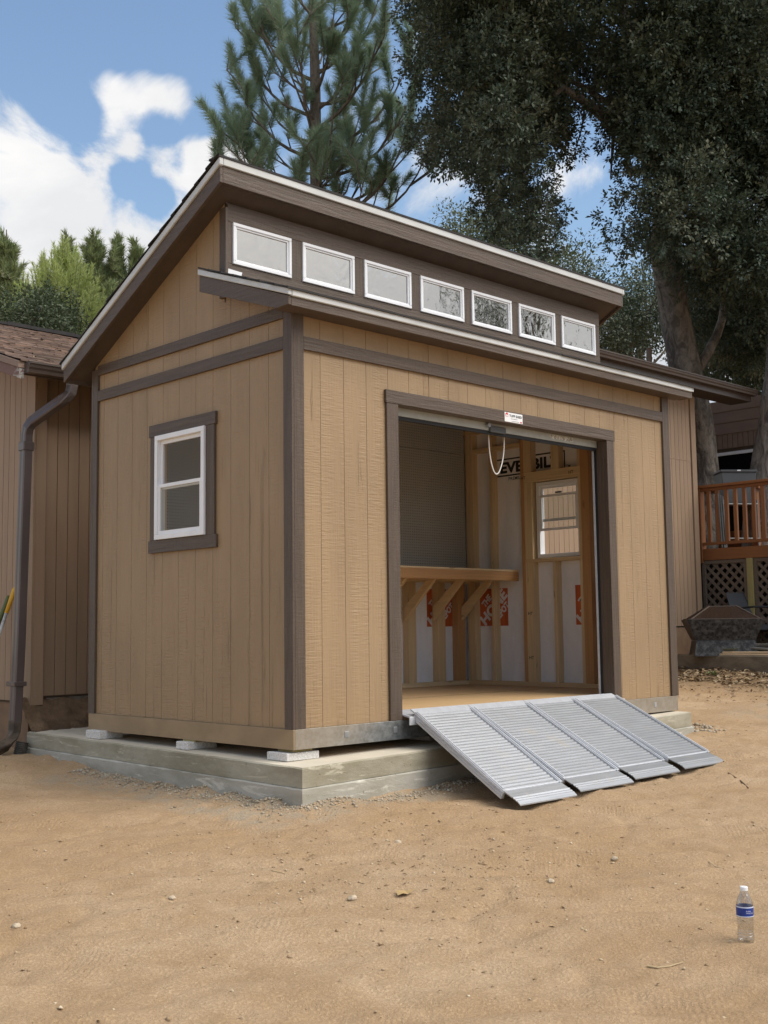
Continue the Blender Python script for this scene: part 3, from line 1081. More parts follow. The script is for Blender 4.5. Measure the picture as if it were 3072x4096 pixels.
def hung_window(xo, sgn, y0, y1, z0, z1, label, drop=0.0):
    """double-hung window in a wall of constant x; xo = outside face, sgn = +1 when inside is +x"""
    X = lambda a: xo + sgn * a
    def fr(a, b, *r): return frame_x(min(X(a), X(b)), max(X(a), X(b)), *r)
    w = S('window', fr(-0.012, 0.06, y0, y1, z0, z1, 0.036), 'white', 0.002)
    w['label'] = label
    zm = (z0 + z1) / 2 - 0.005
    up = build('sash', fr(0.018, 0.036, y0 + 0.0365, y1 - 0.0365, zm - 0.012, z1 - 0.0365, 0.026), M['white'], w)
    build('pane', MB().box(min(X(.026), X(.029)), max(X(.026), X(.029)), y0 + 0.062, y1 - 0.062, zm + 0.013, z1 - 0.062), M['glass'], w)
    lo_hi = zm + 0.025 + (0.22 if drop else 0)
    build('sash', fr(-0.002 if not drop else 0.040, 0.0165 if not drop else 0.056, y0 + 0.0365, y1 - 0.0365, z0 + 0.0365 + (0.22 if drop else 0), lo_hi, 0.024), M['white'], w)
    a, b = (0.006, 0.009) if not drop else (0.046, 0.049)
    build('pane', MB().box(min(X(a), X(b)), max(X(a), X(b)), y0 + 0.06, y1 - 0.06, z0 + 0.06 + (0.22 if drop else 0), lo_hi - 0.024), M['glass'], w)
    return w


hung_window(-T - 0.004, 1, SWY0, SWY1, SWZ0, SWZ1, 'white double-hung window with brown casing in the left side wall')
rw = hung_window(L, -1, RY0 + 0.002, RY1 - 0.002, RZ0 + 0.002, RZ1 - 0.002, 'white sash window in the far inside wall', 0.22)
build('latch', MB().box(L - 0.070, L - 0.057, 1.12, 1.19, 1.868, 1.884), M['grey_plastic'], rw)

# clerestory
YC = 0.677
CZ0, CZ1 = 2.93, 3.56
mb = MB().box(0.0, L, 0.700, 0.712, CZ0 - 0.1, 3.10)
mb.box(0, L, 0.700, 0.712, 3.395, z_up(0.7) + 0.03)
S('clerestory_wall', mb, 'trim_x')
wx = [(0.040, 0.556), (0.660, 1.167), (1.269, 1.773), (1.877, 2.388), (2.485, 2.997), (3.094, 3.600), (3.695, 4.202)]
S('trim_board', MB().box(-0.001, L + 0.001, YC, 0.6995, 3.3955, z_up(YC) + 0.004), 'trim_x', 0.002)
S('trim_board', MB().box(-0.001, L + 0.001, YC, 0.6995, z_lo(0.68) + 0.02, 3.1005), 'trim_x', 0.002)
px = [-0.001] + [v for w in wx for v in w] + [L + 0.001]
for i in range(0, len(px), 2):
    S('trim_board', MB().box(px[i] + 0.001, px[i + 1] - 0.001, YC + 0.001, 0.6995, 3.1010, 3.395), 'trim_z', 0.002)
trim(-T - 0.002, -0.0012, YC - 0.004, 0.745, 2.86, z_up(0.745) + 0.01, 'z')
for x0, x1 in wx:
    wdw = S('transom_window', frame_y(YC - 0.012, 0.708, x0, x1, 3.102, 3.394, 0.024), 'white', 0.003)
    build('glazing_bead', frame_y(YC - 0.004, 0.690, x0 + 0.0242, x1 - 0.0242, 3.1262, 3.3698, 0.012), M['white'], wdw, 0.002)
    build('pane', MB().box(x0 + 0.026, x1 - 0.026, YC + 0.006, YC + 0.009, 3.13, 3.366), M['lowe'], wdw)
# white flashing tab at the foot of the clerestory
fl = S('flashing_tab', MB().add([(-0.004, YC - 0.006, 2.99), (0.10, YC - 0.006, 2.985), (0.118, YC - 0.006, 3.055), (0.0, YC - 0.006, 3.06),
                                 (-0.004, YC - 0.003, 2.99), (0.10, YC - 0.003, 2.985), (0.118, YC - 0.003, 3.055), (0.0, YC - 0.003, 3.06)],
                                [(0, 1, 2, 3), (7, 6, 5, 4), (0, 4, 5, 1), (1, 5, 6, 2), (2, 6, 7, 3), (3, 7, 4, 0)]), 'white')

# upper roof
UX0, UX1 = -OV, L + OV + 0.02
YF, YB = 0.535, 2.594
rf = S('upper_roof', MB().prism([(YF + 0.026, z_up(YF + 0.026) + 0.030), (YB - 0.005, z_up(YB) + 0.030), (YB - 0.005, z_up(YB) + 0.112), (YF + 0.026, z_up(YF + 0.026) + 0.112)], 0, UX0 + 0.026, UX1 - 0.026), 'soffit')
for x0 in (UX0, UX1 - 0.025):
    S('rake_board', MB().prism([(YF, z_up(YF)), (YB, z_up(YB) + 0.012), (YB + 0.004, z_up(YB) + 0.115), (YF, z_up(YF) + 0.115)], 0, x0, x0 + 0.025), 'trim_y', 0.002)
S('fascia_board', MB().box(UX0 + 0.0255, UX1 - 0.0255, YF, YF + 0.025, z_up(YF), z_up(YF) + 0.115), 'trim_x', 0.002)
S('fascia_board', MB().box(UX0 + 0.0255, UX1 - 0.0255, YB - 0.027, YB - 0.003, z_up(YB) + 0.012, z_up(YB) + 0.10), 'trim_x', 0.002)
dh = 0.052
def drip(poly, x0, x1): return MB().prism(poly, 0, x0, x1)
S('drip_edge', MB().prism([(YF - 0.014, z_up(YF) + 0.1155), (YB + 0.012, z_up(YB) + 0.1155), (YB + 0.012, z_up(YB) + 0.1155 + dh), (YF - 0.014, z_up(YF) + 0.1155 + dh)], 0, UX0 - 0.014, UX0 + 0.02), 'drip', 0.004)
S('drip_edge', MB().prism([(YF - 0.014, z_up(YF) + 0.1155), (YB + 0.012, z_up(YB) + 0.1155), (YB + 0.012, z_up(YB) + 0.1155 + dh), (YF - 0.014, z_up(YF) + 0.1155 + dh)], 0, UX1 - 0.02, UX1 + 0.014), 'drip', 0.004)
S('drip_edge', MB().box(UX0 + 0.0205, UX1 - 0.0205, YF - 0.014, YF + 0.02, z_up(YF) + 0.1157, z_up(YF) + 0.1157 + dh), 'drip', 0.004)
# shingles of the upper roof: courses with stepped, slightly uneven butts
def courses(name, x0, x1, y_low, y_high, zf, step, mat, parent, stag=0.0, tabs=0.9):
    mb = MB()
    n = int(abs(y_high - y_low) / step)
    sg = 1 if y_high > y_low else -1
    for i in range(n + 1):
        ya = y_low + sg * step * i
        yb = ya + sg * step * 1.25
        if (yb - y_high) * sg > 0: yb = y_high
        x = x0 - (random.random() * 0.012)
        end = x1 + random.random() * 0.012
        while x < end:
            w = min(tabs * random.uniform(0.85, 1.1), end - x)
            j = random.uniform(-0.004, 0.004)
            za, zb = zf(ya) + 0.014 + j * 0.4, zf(yb) + 0.004
            mb.add([(x, ya - sg * 0.01 + j, zf(ya) + 0.001), (x + w, ya - sg * 0.01 + j, zf(ya) + 0.001), (x + w, ya - sg * 0.01 + j, za), (x, ya - sg * 0.01 + j, za),
                    (x, yb, zb), (x + w, yb, zb)], [(0, 1, 2, 3), (3, 2, 5, 4), (0, 3, 4), (1, 5, 2)])
            x += w + 0.002
    o = build(name, mb, mat, parent)
    o['kind'] = 'stuff'
    return o
zs_u = lambda y: z_up(y) + 0.116 + dh
courses('roof_shingles', UX0 - 0.018, UX1 + 0.018, YB + 0.018, YF - 0.018, zs_u, 0.14, M['asphalt_shingle'], shed)
S('shingle_cap', MB().box(UX0 - 0.020, UX1 + 0.020, YF - 0.020, YF + 0.10, z_up(YF) + 0.117 + dh - 0.004, z_up(YF) + 0.117 + dh + 0.010), 'asphalt_shingle')

# lower roof over the front wall
LX0, LX1 = -0.165, L + OV + 0.005
YE, YT = -0.17, 0.775
for x0 in (LX0, LX1 - 0.025):
    S('rake_board', MB().prism([(YE, 2.605), (-0.045, 2.605), (YT, z_lo(YT)), (YT, z_lo(YT) + 0.115), (YE, 2.660)], 0, x0, x0 + 0.025), 'trim_y', 0.002)
S('fascia_board', MB().box(LX0 + 0.0255, LX1 - 0.0255, YE, YE + 0.025, 2.603, 2.659), 'trim_x', 0.002)
S('soffit', MB().box(LX0 + 0.026, LX1 - 0.026, YE + 0.0255, -0.0005, 2.609, 2.62), 'soffit')
zl2 = lambda y: 2.662 + (z_lo(YT) + 0.115 - 2.660) / (YT - YE) * (y - YE)
S('lower_roof', MB().prism([(YE + 0.0255, zl2(YE + 0.0255) - 0.03), (0.6995, zl2(0.6995) - 0.05), (0.6995, zl2(0.6995)), (YE + 0.0255, zl2(YE + 0.0255))], 0, LX0 + 0.0255, LX1 - 0.0255), 'soffit')
d2 = 0.040
for x0, x1 in ((LX0 - 0.012, LX0 + 0.02), (LX1 - 0.02, LX1 + 0.012)):
    S('drip_edge', MB().prism([(YE - 0.012, zl2(YE)), (YT + 0.005, zl2(YT)), (YT + 0.005, zl2(YT) + d2), (YE - 0.012, zl2(YE) + d2)], 0, x0, x1), 'drip', 0.004)
S('drip_edge', MB().box(LX0 + 0.0205, LX1 - 0.0205, YE - 0.014, YE + 0.02, zl2(YE) - 0.002, zl2(YE) + d2), 'drip', 0.004)
courses('roof_shingles', LX0 - 0.014, LX1 + 0.014, YE - 0.016, 0.672, lambda y: zl2(y) + d2, 0.14, M['asphalt_shingle'], shed)
S('shingle_cap', MB().prism([(0.672, zl2(0.672) + d2 + 0.002), (YT, zl2(YT) + d2 + 0.002), (YT, zl2(YT) + d2 + 0.014), (0.672, zl2(0.672) + d2 + 0.014)], 0, LX0 - 0.014, -0.024), 'asphalt_shingle')

# rim joist (skirt)
S('skirt', MB().box(-T, -0.004, -T, D + 0.01, -0.125, -0.001), 'skirt_side', 0.002)
S('skirt', MB().box(-0.0038, L + 0.004, -T + 0.001, -0.004, -0.1245, -0.001), 'skirt_front', 0.002)
S('skirt', MB().box(L - 0.012, L + 0.004, -0.0035, D + 0.01, -0.1245, -0.001), 'skirt_side')
for x in (0.42, 0.855, 3.93):
    S('anchor_plate', MB().box(x - 0.017, x + 0.017, -T - 0.003, -T + 0.0008, -0.078, -0.040), 'galv', 0.001)
S('floor_deck', MB().box(0.02, L - 0.02, 0.0165, D - 0.0125, -0.12, 0.045), 'floor_ply')
S('floor_seam', MB().box(0.03, L - 0.03, 1.118, 1.121, 0.0451, 0.0462), 'ink')
S('threshold', MB().add([(0.925, -0.10, 0.010), (3.35, -0.10, 0.010), (3.35, 0.09, 0.047), (0.925, 0.09, 0.047),
                         (0.925, -0.10, 0.024), (3.35, -0.10, 0.024), (3.35, 0.09, 0.058), (0.925, 0.09, 0.058)],
                        [(3, 2, 1, 0), (4, 5, 6, 7), (0, 1, 5, 4), (1, 2, 6, 5), (2, 3, 7, 6), (3, 0, 4, 7)]), 'alu_rail', 0.002)
S('threshold_lip', MB().box(0.90, 3.36, -0.112, -0.102, -0.030, 0.024), 'alu_rail', 0.002)

# roll-up door, rolled open
dr = S('door_bar', MB().box(0.93, 3.345, 0.078, 0.105, 2.082, 2.150), 'bar', 0.003)
build('door_seal', MB().box(0.932, 3.343, 0.082, 0.102, 2.056, 2.0818), M['black'], dr)
build('latch', MB().box(1.98, 2.16, 0.060, 0.0775, 2.070, 2.120), M['grey_plastic'], dr, 0.004)
lk = MB().tube([(1.955, 0.05, 2.118), (1.955, 0.077, 2.118)], 0.017, 14)
build('lock', lk, M['galv'], dr)
build('worn_label', MB().box(2.72, 3.02, 0.0772, 0.0778, 2.098, 2.132), simple('torn_label', (0.5, 0.49, 0.46), 0.7, var=0.6, sc=(40, 40, 40)), dr)
S('door_coil', MB().tube([(0.75, 0.36, 2.44), (3.55, 0.36, 2.44)], 0.19, 20), 'galv', smooth=False)
S('door_track', MB().box(3.337, 3.352, 0.112, 0.127, 0.05, 2.2), 'alu_rail')
S('door_track', MB().box(0.925, 0.950, 0.112, 0.150, 0.05, 2.2), 'alu_rail')
S('door_seal', MB().box(3.346, 3.3515, 0.090, 0.1115, 0.05, 2.06), 'black')

# interior framing
FZ = 0.045
Yb, Xb, W2 = 2.304, 4.177, 0.0127
S('house_wrap', MB().box(0.05, L - 0.0125, D - 0.018, D - 0.0125, FZ, 2.62), 'wrap')
mb = MB()
for (a, b, c, d) in ((0.09, RY0 - 0.02, FZ, 2.62), (RY1 + 0.02, D - 0.019, FZ, 2.62), (RY0 - 0.02, RY1 + 0.02, FZ, RZ0 - 0.02), (RY0 - 0.02, RY1 + 0.02, RZ1 + 0.02, 2.62)):
    mb.box(L - 0.018, L - 0.0125, a, b, c, d)
S('house_wrap', mb, 'wrap')
S('bottom_plate', MB().box(0.02, Xb - 0.0005, Yb - 0.002, D - 0.019, FZ, FZ + 0.04), 'pine_x', 0.002)
S('bottom_plate', MB().box(Xb, L - 0.019, 0.03, D - 0.019, FZ, FZ + 0.04), 'pine_y', 0.002)
S('top_plate', MB().box(0.02, Xb - 0.0005, Yb, D - 0.019, 2.56, 2.60), 'pine_x')
S('top_plate', MB().box(Xb, L - 0.019, 0.03, D - 0.019, 2.56, 2.60), 'pine_y')
def studx(x, z0=FZ + 0.0402, z1=2.56, mat='pine_z'):
    return S('stud', MB().box(x, x + 0.038, Yb, D - 0.019, z0, z1), mat, 0.002)
def study(y, z0=FZ + 0.0402, z1=2.56, mat='pine_z', w=0.038):
    return S('stud', MB().box(Xb, L - 0.019, y, y + w, z0, z1), mat, 0.002)
# wide flat-faced studs seen behind the bench are doubled
for x in (0.35, 0.85, 1.35, 1.95, 2.55, 2.93):
    studx(x)
for x in (3.33, 3.74):
    S('stud', MB().box(x, x + 0.105, Yb, D - 0.019, FZ + 0.0402, 2.56), 'pine_z', 0.002)
S('stud', MB().box(4.03, 4.135, Yb - 0.001, D - 0.019, FZ + 0.0402, 2.56), 'fir_z', 0.002)
S('stud', MB().box(Xb - 0.001, L - 0.019, 2.207, Yb - 0.002, FZ + 0.0402, 2.56), 'pine_z', 0.002)
study(1.945, mat='pine_z', w=0.04)
S('stud', MB().box(Xb - 0.0, L - 0.019, 1.546, 1.586, FZ + 0.0402, 2.56), 'fir_z', 0.002)        # king stud
S('stud', MB().box(Xb, L - 0.019, 1.452, 1.545, FZ + 0.0402, 1.222), 'pine_z', 0.002)
S('stud', MB().box(Xb, L - 0.019, 1.452, 1.545, 1.2535, 1.997), 'pine_z', 0.002)                 # jack stud
S('stud', MB().box(Xb, L - 0.019, 0.872, 0.905, FZ + 0.0402, 1.222), 'pine_z', 0.002)
S('stud', MB().box(Xb, L - 0.019, 0.872, 0.902, 1.2535, 1.997), 'pine_z', 0.002)
S('stud', MB().box(Xb - 0.002, L - 0.019, 0.778, 0.871, FZ + 0.0402, 2.56), 'fir_z', 0.002)
S('stud', MB().box(Xb, L - 0.019, 1.178, 1.216, FZ + 0.0402, 1.222), 'pine_z', 0.002)            # cripple
S('stud', MB().box(Xb, L - 0.019, 1.12, 1.21, 2.0965, 2.56), 'pine_z', 0.002)
S('stud', MB().box(Xb, L - 0.019, 1.452, 1.545, 2.0965, 2.56), 'pine_z', 0.002)
S('stud', MB().box(Xb, L - 0.019, 0.872, 0.905, 2.0965, 2.56), 'pine_z', 0.002)
study(0.35)
S('window_header', MB().box(Xb - 0.001, L - 0.019, 0.872, 1.5455, 1.9975, 2.096), 'pine_y', 0.002)
S('window_sill_plate', MB().box(Xb - 0.003, L - 0.019, 0.872, 1.5455, 1.2222, 1.2533), 'pine_y', 0.002)
S('blocking', MB().box(Xb + 0.002, L - 0.019, 1.5865, 2.206, 2.36, 2.40), 'pine_y', 0.002)
# front wall inside framing
for x in (0.75, 0.25, 3.45, 3.95):
    S('stud', MB().box(x, x + 0.038, 0.0165, 0.105, FZ + 0.04, 2.56), 'pine_z')
for y in (0.35, 0.83, 1.56, 2.0):
    S('stud', MB().box(0.0185, 0.107, y, y + 0.038, FZ + 0.04, 2.56), 'pine_z')
S('rafter_lining', MB().prism([(0.73, z_up(0.73) - 0.03), (D - 0.02, z_up(D) - 0.03), (D - 0.02, z_up(D) - 0.02), (0.73, z_up(0.73) - 0.02)], 0, 0.03, L - 0.03), 'osb')
# pegboard above the bench
S('pegboard', MB().box(0.03, 4.147, Yb - 0.012, Yb - 0.003, 1.17, 2.352), 'peg')
S('pegboard', MB().box(0.03, 4.147, Yb - 0.012, Yb - 0.003, 2.356, 2.62), 'peg')

# prints on the house wrap
Xw, Yw = L - 0.0185, D - 0.0185
lr, lu = (0, -1, 0), (0, 0, 1)
pr = S('print_lettering', MB().box(Xw - 0.0006, Xw, 1.10, 1.945, 2.262, 2.276).box(Xw - 0.0006, Xw, 1.30, 1.945, 2.098, 2.112)
       .box(Xw - 0.0006, Xw, 1.10, 1.114, 2.105, 2.262).box(Xw - 0.0006, Xw, 1.10, 1.16, 2.098, 2.108), 'ink')
text_mesh('print_lettering', 'EVERBILT', (Xw, 1.905, 2.128), lr, lu, 0.112, 0.745, M['ink'], shed, 0.0008, 0.045)
text_mesh('print_lettering', 'PREMIUM HOUSE WRAP', (Xw, 1.80, 2.052), lr, lu, 0.034, 0.52, M['ink'], shed, 0.0008, 0.008)
text_mesh('print_lettering', 'TM', (Xw, 1.09, 2.105), lr, lu, 0.028, 0.05, M['ink'], shed, 0.0008, 0.01)
def stamp(y, z, s='HT'):
    text_mesh('lumber_stamp', s, (Xb - 0.0022, y, z), lr, lu, 0.03, 0.055, M['ink'], shed, 0.0006, 0.01)
stamp(1.525, 0.72); stamp(1.525, 0.30); stamp(1.00, 2.03); stamp(1.575, 2.03)


def depot(o, r, u, n):
    """printed square with slanted stencil words"""
    o, r, u = Vector(o), Vector(r), Vector(u)
    n = r.cross(u)
    s = 0.37
    mb = MB().add([o, o + r * s, o + r * s + u * s, o + u * s, o + n * 0.0006, o + r * s + n * 0.0006, o + r * s + u * s + n * 0.0006, o + u * s + n * 0.0006],
                  [(3, 2, 1, 0), (4, 5, 6, 7), (0, 1, 5, 4), (1, 2, 6, 5), (2, 3, 7, 6), (3, 0, 4, 7)])
    p = S('print_square', mb, 'hd_orange')
    a = math.radians(45)
    R2, U2 = r * math.cos(a) + u * math.sin(a), u * math.cos(a) - r * math.sin(a)
    c = o + r * s / 2 + u * s / 2
    for txt, w, h, ox, oy in (('THE', 0.135, 0.070, -0.085, 0.075), ('HOME', 0.42, 0.118, -0.210, -0.058), ('DEPOT', 0.23, 0.072, -0.075, -0.142)):
        t = text_mesh('lettering', txt, c + R2 * ox + U2 * oy, R2, U2, h, w, M['hd_white'], p, 0.0012, 0.05)


depot((3.668, Yw - 0.0002, 0.621), (1, 0, 0), (0, 0, 1), None)
depot((Xw - 0.0002, 2.215, 0.621), lr, (0, 0, 1), None)
depot((Xw - 0.0002, 1.024, 0.621), lr, (0, 0, 1), None)

# ------------------------------------------------------------------ things in and on the shed
sg = thing('sign', (2.146, -0.03, 2.146), 'small white sign with red barn emblem on the brown door header', 'sign')
sx0, sx1, sz0, sz1, sy = 2.041, 2.251, 2.1455, 2.2175, -0.0275
build('sign_board', MB().box(sx0, sx1, sy, sy + 0.003, sz0, sz1), M['sign_white'], sg, 0.0006)
build('emblem', MB().prism([(2.050, 2.184), (2.082, 2.184), (2.082, 2.204), (2.076, 2.2115), (2.066, 2.2150), (2.056, 2.2115), (2.050, 2.204)], 1, sy - 0.0008, sy - 0.0001), M['sign_red'], sg)
build('emblem_door', MB().box(2.0535, 2.0645, sy - 0.0014, sy - 0.0009, 2.186, 2.199).box(2.0675, 2.0785, sy - 0.0014, sy - 0.0009, 2.186, 2.199), M['sign_white'], sg)
text_mesh('lettering', 'TUFF SHED', (2.094, sy, 2.184), (1, 0, 0), (0, 0, 1), 0.020, 0.148, M['sign_black'], sg, 0.0008, 0.03)
build('red_mark', MB().box(2.222, 2.242, sy - 0.0008, sy - 0.0001, 2.150, 2.160), M['sign_red'], sg)
build('small_print', MB().box(2.11, 2.19, sy - 0.0008, sy - 0.0001, 2.1705, 2.1735).box(2.12, 2.21, sy - 0.0008, sy - 0.0001, 2.1530, 2.1555), M['grey_metal'], sg)

pts = []
for t in np.linspace(0, 1, 22):
    a = math.pi * t
    pts.append((2.145 - 0.086 * math.cos(a) * (1 - 0.25 * math.sin(a) ** 2), 0.15 + 0.008 * math.sin(5 * t), 2.10 - 0.345 * math.sin(a) ** 0.8 * 0.95))
rp = build('pull_rope', MB().tube(pts, 0.0048, 7), M['rope'], smooth=True)
tag(rp, 'white pull rope hanging in a loop from the raised roll-up door', 'rope')

bench = thing('workbench', (2.6, 2.0, 1.0), 'wooden workbench with diagonal braces along the pegboard wall inside the shed', 'workbench')
BY = 1.63
build('apron', MB().box(0.12, Xb - 0.003, BY, BY + 0.038, 1.05, 1.138), M['fir_x'], bench, 0.002)
build('bench_top', MB().box(0.12, Xb - 0.003, BY - 0.004, Yb - 0.014, 1.1385, 1.156), M['pine_x'], bench, 0.001)
build('ledger', MB().box(0.12, Xb - 0.003, Yb - 0.042, Yb - 0.014, 1.05, 1.138), M['pine_x'], bench)
for x in (0.52, 1.12, 1.72, 2.32, 2.88, 3.26, 3.655, 4.065):
    build('crosspiece', MB().box(x, x + 0.038, BY + 0.0385, Yb - 0.0425, 1.06, 1.138), M['pine_y'], bench)
for x in (0.52, 1.12, 1.72, 2.32, 2.88, 3.26, 3.655, 4.065):
    p0, p1 = Vector((x, Yb - 0.02, 0.71)), Vector((x, BY + 0.05, 1.047))
    mb = MB().prism([(Yb - 0.012, 0.680), (Yb - 0.012, 0.812), (1.985, 1.0598), (1.890, 1.0598)], 0, x, x + 0.038)
    build('brace', mb, M['pine_y'], bench, 0.002)

# ------------------------------------------------------------------ blocks under the shed
def blk(cx, cy, wx_, wy, h, label, shim=None):
    zt = slab_top(cx, cy)
    t = thing('concrete_block', (cx, cy, zt), label, 'block', 'concrete cap blocks propping up the shed')
    mb = MB().box(cx - wx_ / 2, cx + wx_ / 2, cy - wy / 2, cy + wy / 2, zt + 0.0005, zt + h)
    o = build('block_body', mb, M['block'], t, 0.004)
    top = zt + h
    if top < -0.127:
        sm = MB().box(cx - 0.07, cx + 0.085, cy - 0.085, cy + 0.06, top + 0.0004, -0.1255)
        build('shim', sm, M['treated'], t, 0.001)
    return t


blk(0.085, 0.11, 0.26, 0.20, 0.050, 'rough grey concrete block at the near corner of the shed, wood shim on top')
blk(0.05, 1.10, 0.24, 0.14, 0.052, 'rough grey concrete block under the middle of the shed side wall')
blk(0.02, 2.25, 0.20, 0.20, 0.060, 'rough grey concrete block under the far end of the shed side wall')
blk(1.45, 0.20, 0.30, 0.20, 0.030, 'low concrete block under the front wall beside the ramp, shim on top')

# ------------------------------------------------------------------ ramp sections
RN = [0]
def ramp(xa, xb_, fx0, fx1, yt, yf, zf, label):
    AL = M['alu%d' % RN[0]]
    RN[0] += 1
    """one aluminium section from the threshold to the dirt"""
    r = thing('ramp_section', ((xa + xb_) / 2, yf, zf), label, 'ramp', 'aluminium ramp sections at the shed door')
    zt = 0.044
    A, B = Vector((xa, yt, zt)), Vector((xb_, yt, zt))
    # foot of the deck, and toe plate below it
    tf = 0.86
    Cc, Dd = Vector((fx0, yf, zf)), Vector((fx1, yf, zf))
    def P(s, t, h=0.0):
        top = A.lerp(B, s)
        bot = Cc.lerp(Dd, s)
        p = top.lerp(bot, t)
        n = (B - A).cross(Cc - A).normalized()
        if n.z < 0: n = -n
        return p + n * h
    # deck plate with tread ridges across it
    mb = MB()
    nr = 28
    prof = []
    for i in range(nr):
        t0 = 0.004 + (tf - 0.01) * i / nr
        dt = (tf - 0.01) / nr
        prof += [(t0, -0.0012), (t0 + dt * 0.22, -0.0012), (t0 + dt * 0.34, 0.0022), (t0 + dt * 0.60, 0.0032), (t0 + dt * 0.92, 0.0012)]
    prof.append((tf, 0.0))
    vs = []
    for t, h in prof:
        vs += [P(0.045, t, h), P(0.955, t, h)]
    fs = [(2 * i, 2 * i + 1, 2 * i + 3, 2 * i + 2) for i in range(len(prof) - 1)]
    n0 = len(vs)
    vs += [P(0.045, 0.004, -0.03), P(0.955, 0.004, -0.03), P(0.045, tf, -0.03), P(0.955, tf, -0.03)]
    fs += [(n0, n0 + 2, n0 + 3, n0 + 1), (n0, n0 + 1, 1, 0), (n0 + 2, 2 * len(prof) - 2, 2 * len(prof) - 1, n0 + 3)]
    mb.add(vs, fs)
    build('tread_plate', mb, AL, r)
    for s0, s1 in ((0.0, 0.044), (0.956, 1.0)):
        mb = MB()
        for (a, b, hi, lo) in ((s0, s1, 0.013, -0.045),):
            q = [P(a, 0.0, lo), P(b, 0.0, lo), P(b, 0.0, hi), P(a, 0.0, hi), P(a, tf + 0.012, lo), P(b, tf + 0.012, lo), P(b, tf + 0.012, hi), P(a, tf + 0.012, hi)]
            mb.add(q, [(3, 2, 1, 0), (4, 5, 6, 7), (0, 1, 5, 4), (1, 2, 6, 5), (2, 3, 7, 6), (3, 0, 4, 7)])
        m2 = (s0 + s1) / 2
        mb.beam(P(m2, 0.003, 0.016), P(m2, tf, 0.016), 0.008, 0.006, CU)
        for k in range(3):
            side = s0 - 0.004 if s0 < 0.5 else s1 + 0.004
            h = 0.002 - 0.016 * k
            mb.beam(P(side, 0.0, h), P(side, tf + 0.01, h), 0.005, 0.005, (0, 0, 1))
        build('side_rail', mb, M['alu_rail'], r, 0)
    # toe plate, hinged and a little steeper
    mb = MB()
    e0, e1 = P(0.02, tf + 0.003, 0.002), P(0.98, tf + 0.003, 0.002)
    g0, g1 = Cc.lerp(Dd, 0.02) + Vector((0, -0.012, 0.004)), Cc.lerp(Dd, 0.98) + Vector((0, -0.012, 0.004))
    st = [0, 0.12, 0.5, 0.56, 0.62, 0.70, 0.76, 0.82, 0.9, 1.0]
    hh = [0, 0.004, 0.006, 0.010, 0.005, 0.009, 0.005, 0.008, 0.004, 0.0]
    vs = []
    for t, h in zip(st, hh):
        vs += [e0.lerp(g0, t) + Vector((0, 0, h)), e1.lerp(g1, t) + Vector((0, 0, h))]
    n0 = len(vs)
    for t, h in zip(st, hh):
        vs += [e0.lerp(g0, t) + Vector((0, 0, h - 0.007)), e1.lerp(g1, t) + Vector((0, 0, h - 0.007))]
    k = len(st)
    fs = []
    for i in range(k - 1):
        fs += [(2 * i, 2 * i + 1, 2 * i + 3, 2 * i + 2), (n0 + 2 * i + 2, n0 + 2 * i + 3, n0 + 2 * i + 1, n0 + 2 * i),
               (2 * i, 2 * i + 2, n0 + 2 * i + 2, n0 + 2 * i), (2 * i + 1, n0 + 2 * i + 1, n0 + 2 * i + 3, 2 * i + 3)]
    fs += [(0, n0, n0 + 1, 1), (2 * k - 2, 2 * k - 1, n0 + 2 * k - 1, n0 + 2 * k - 2)]
    mb.add(vs, fs)
    build('toe_plate', mb, AL, r)
    # hinge knuckles and top lip
    mb = MB().tube([P(0.03, tf, 0.004), P(0.97, tf, 0.004)], 0.007, 8)
    build('hinge', mb, M['alu_rail'], r)
    mb = MB().add([P(0, -0.05, 0.004), P(1, -0.05, 0.004), P(1, 0.02, 0.006), P(0, 0.02, 0.006), P(0, -0.05, -0.004), P(1, -0.05, -0.004), P(1, 0.02, -0.002), P(0, 0.02, -0.002)],
                  [(0, 1, 2, 3), (7, 6, 5, 4), (0, 4, 5, 1), (1, 5, 6, 2), (2, 6, 7, 3), (3, 7, 4, 0)])
    build('top_lip', mb, M['alu_rail'], r)
    return r


def ft(x, y): return float(gfull(x, y)) + 0.012
ramp(0.955, 1.518, 0.845, 1.425, -0.105, -1.060, -0.450, 'leftmost aluminium ramp section, its whole side rail in view')
ramp(1.524, 2.128, 1.482, 2.096, -0.105, -1.028, -0.437, 'aluminium ramp section second from the left, between two raised rails')
ramp(2.133, 2.684, 2.102, 2.674, -0.105, -1.022, -0.420, 'aluminium ramp section third from the left, with a dusty tan spot on its treads')
ramp(2.689, 3.245, 2.679, 3.240, -0.105, -1.045, -0.402, 'rightmost aluminium ramp section, dirtiest and greyest, by the slab end')

# ------------------------------------------------------------------ house behind
house = thing('house', (5, 5, 0), 'brown single-storey house with grooved siding and shingled roof behind the shed', 'house')
def Hh(name, mb, mat, bevel=0, parent=None, smooth=False):
    return build(name, mb, M[mat], parent or house, bevel, smooth)
YH = 3.40
SP = 0.1016
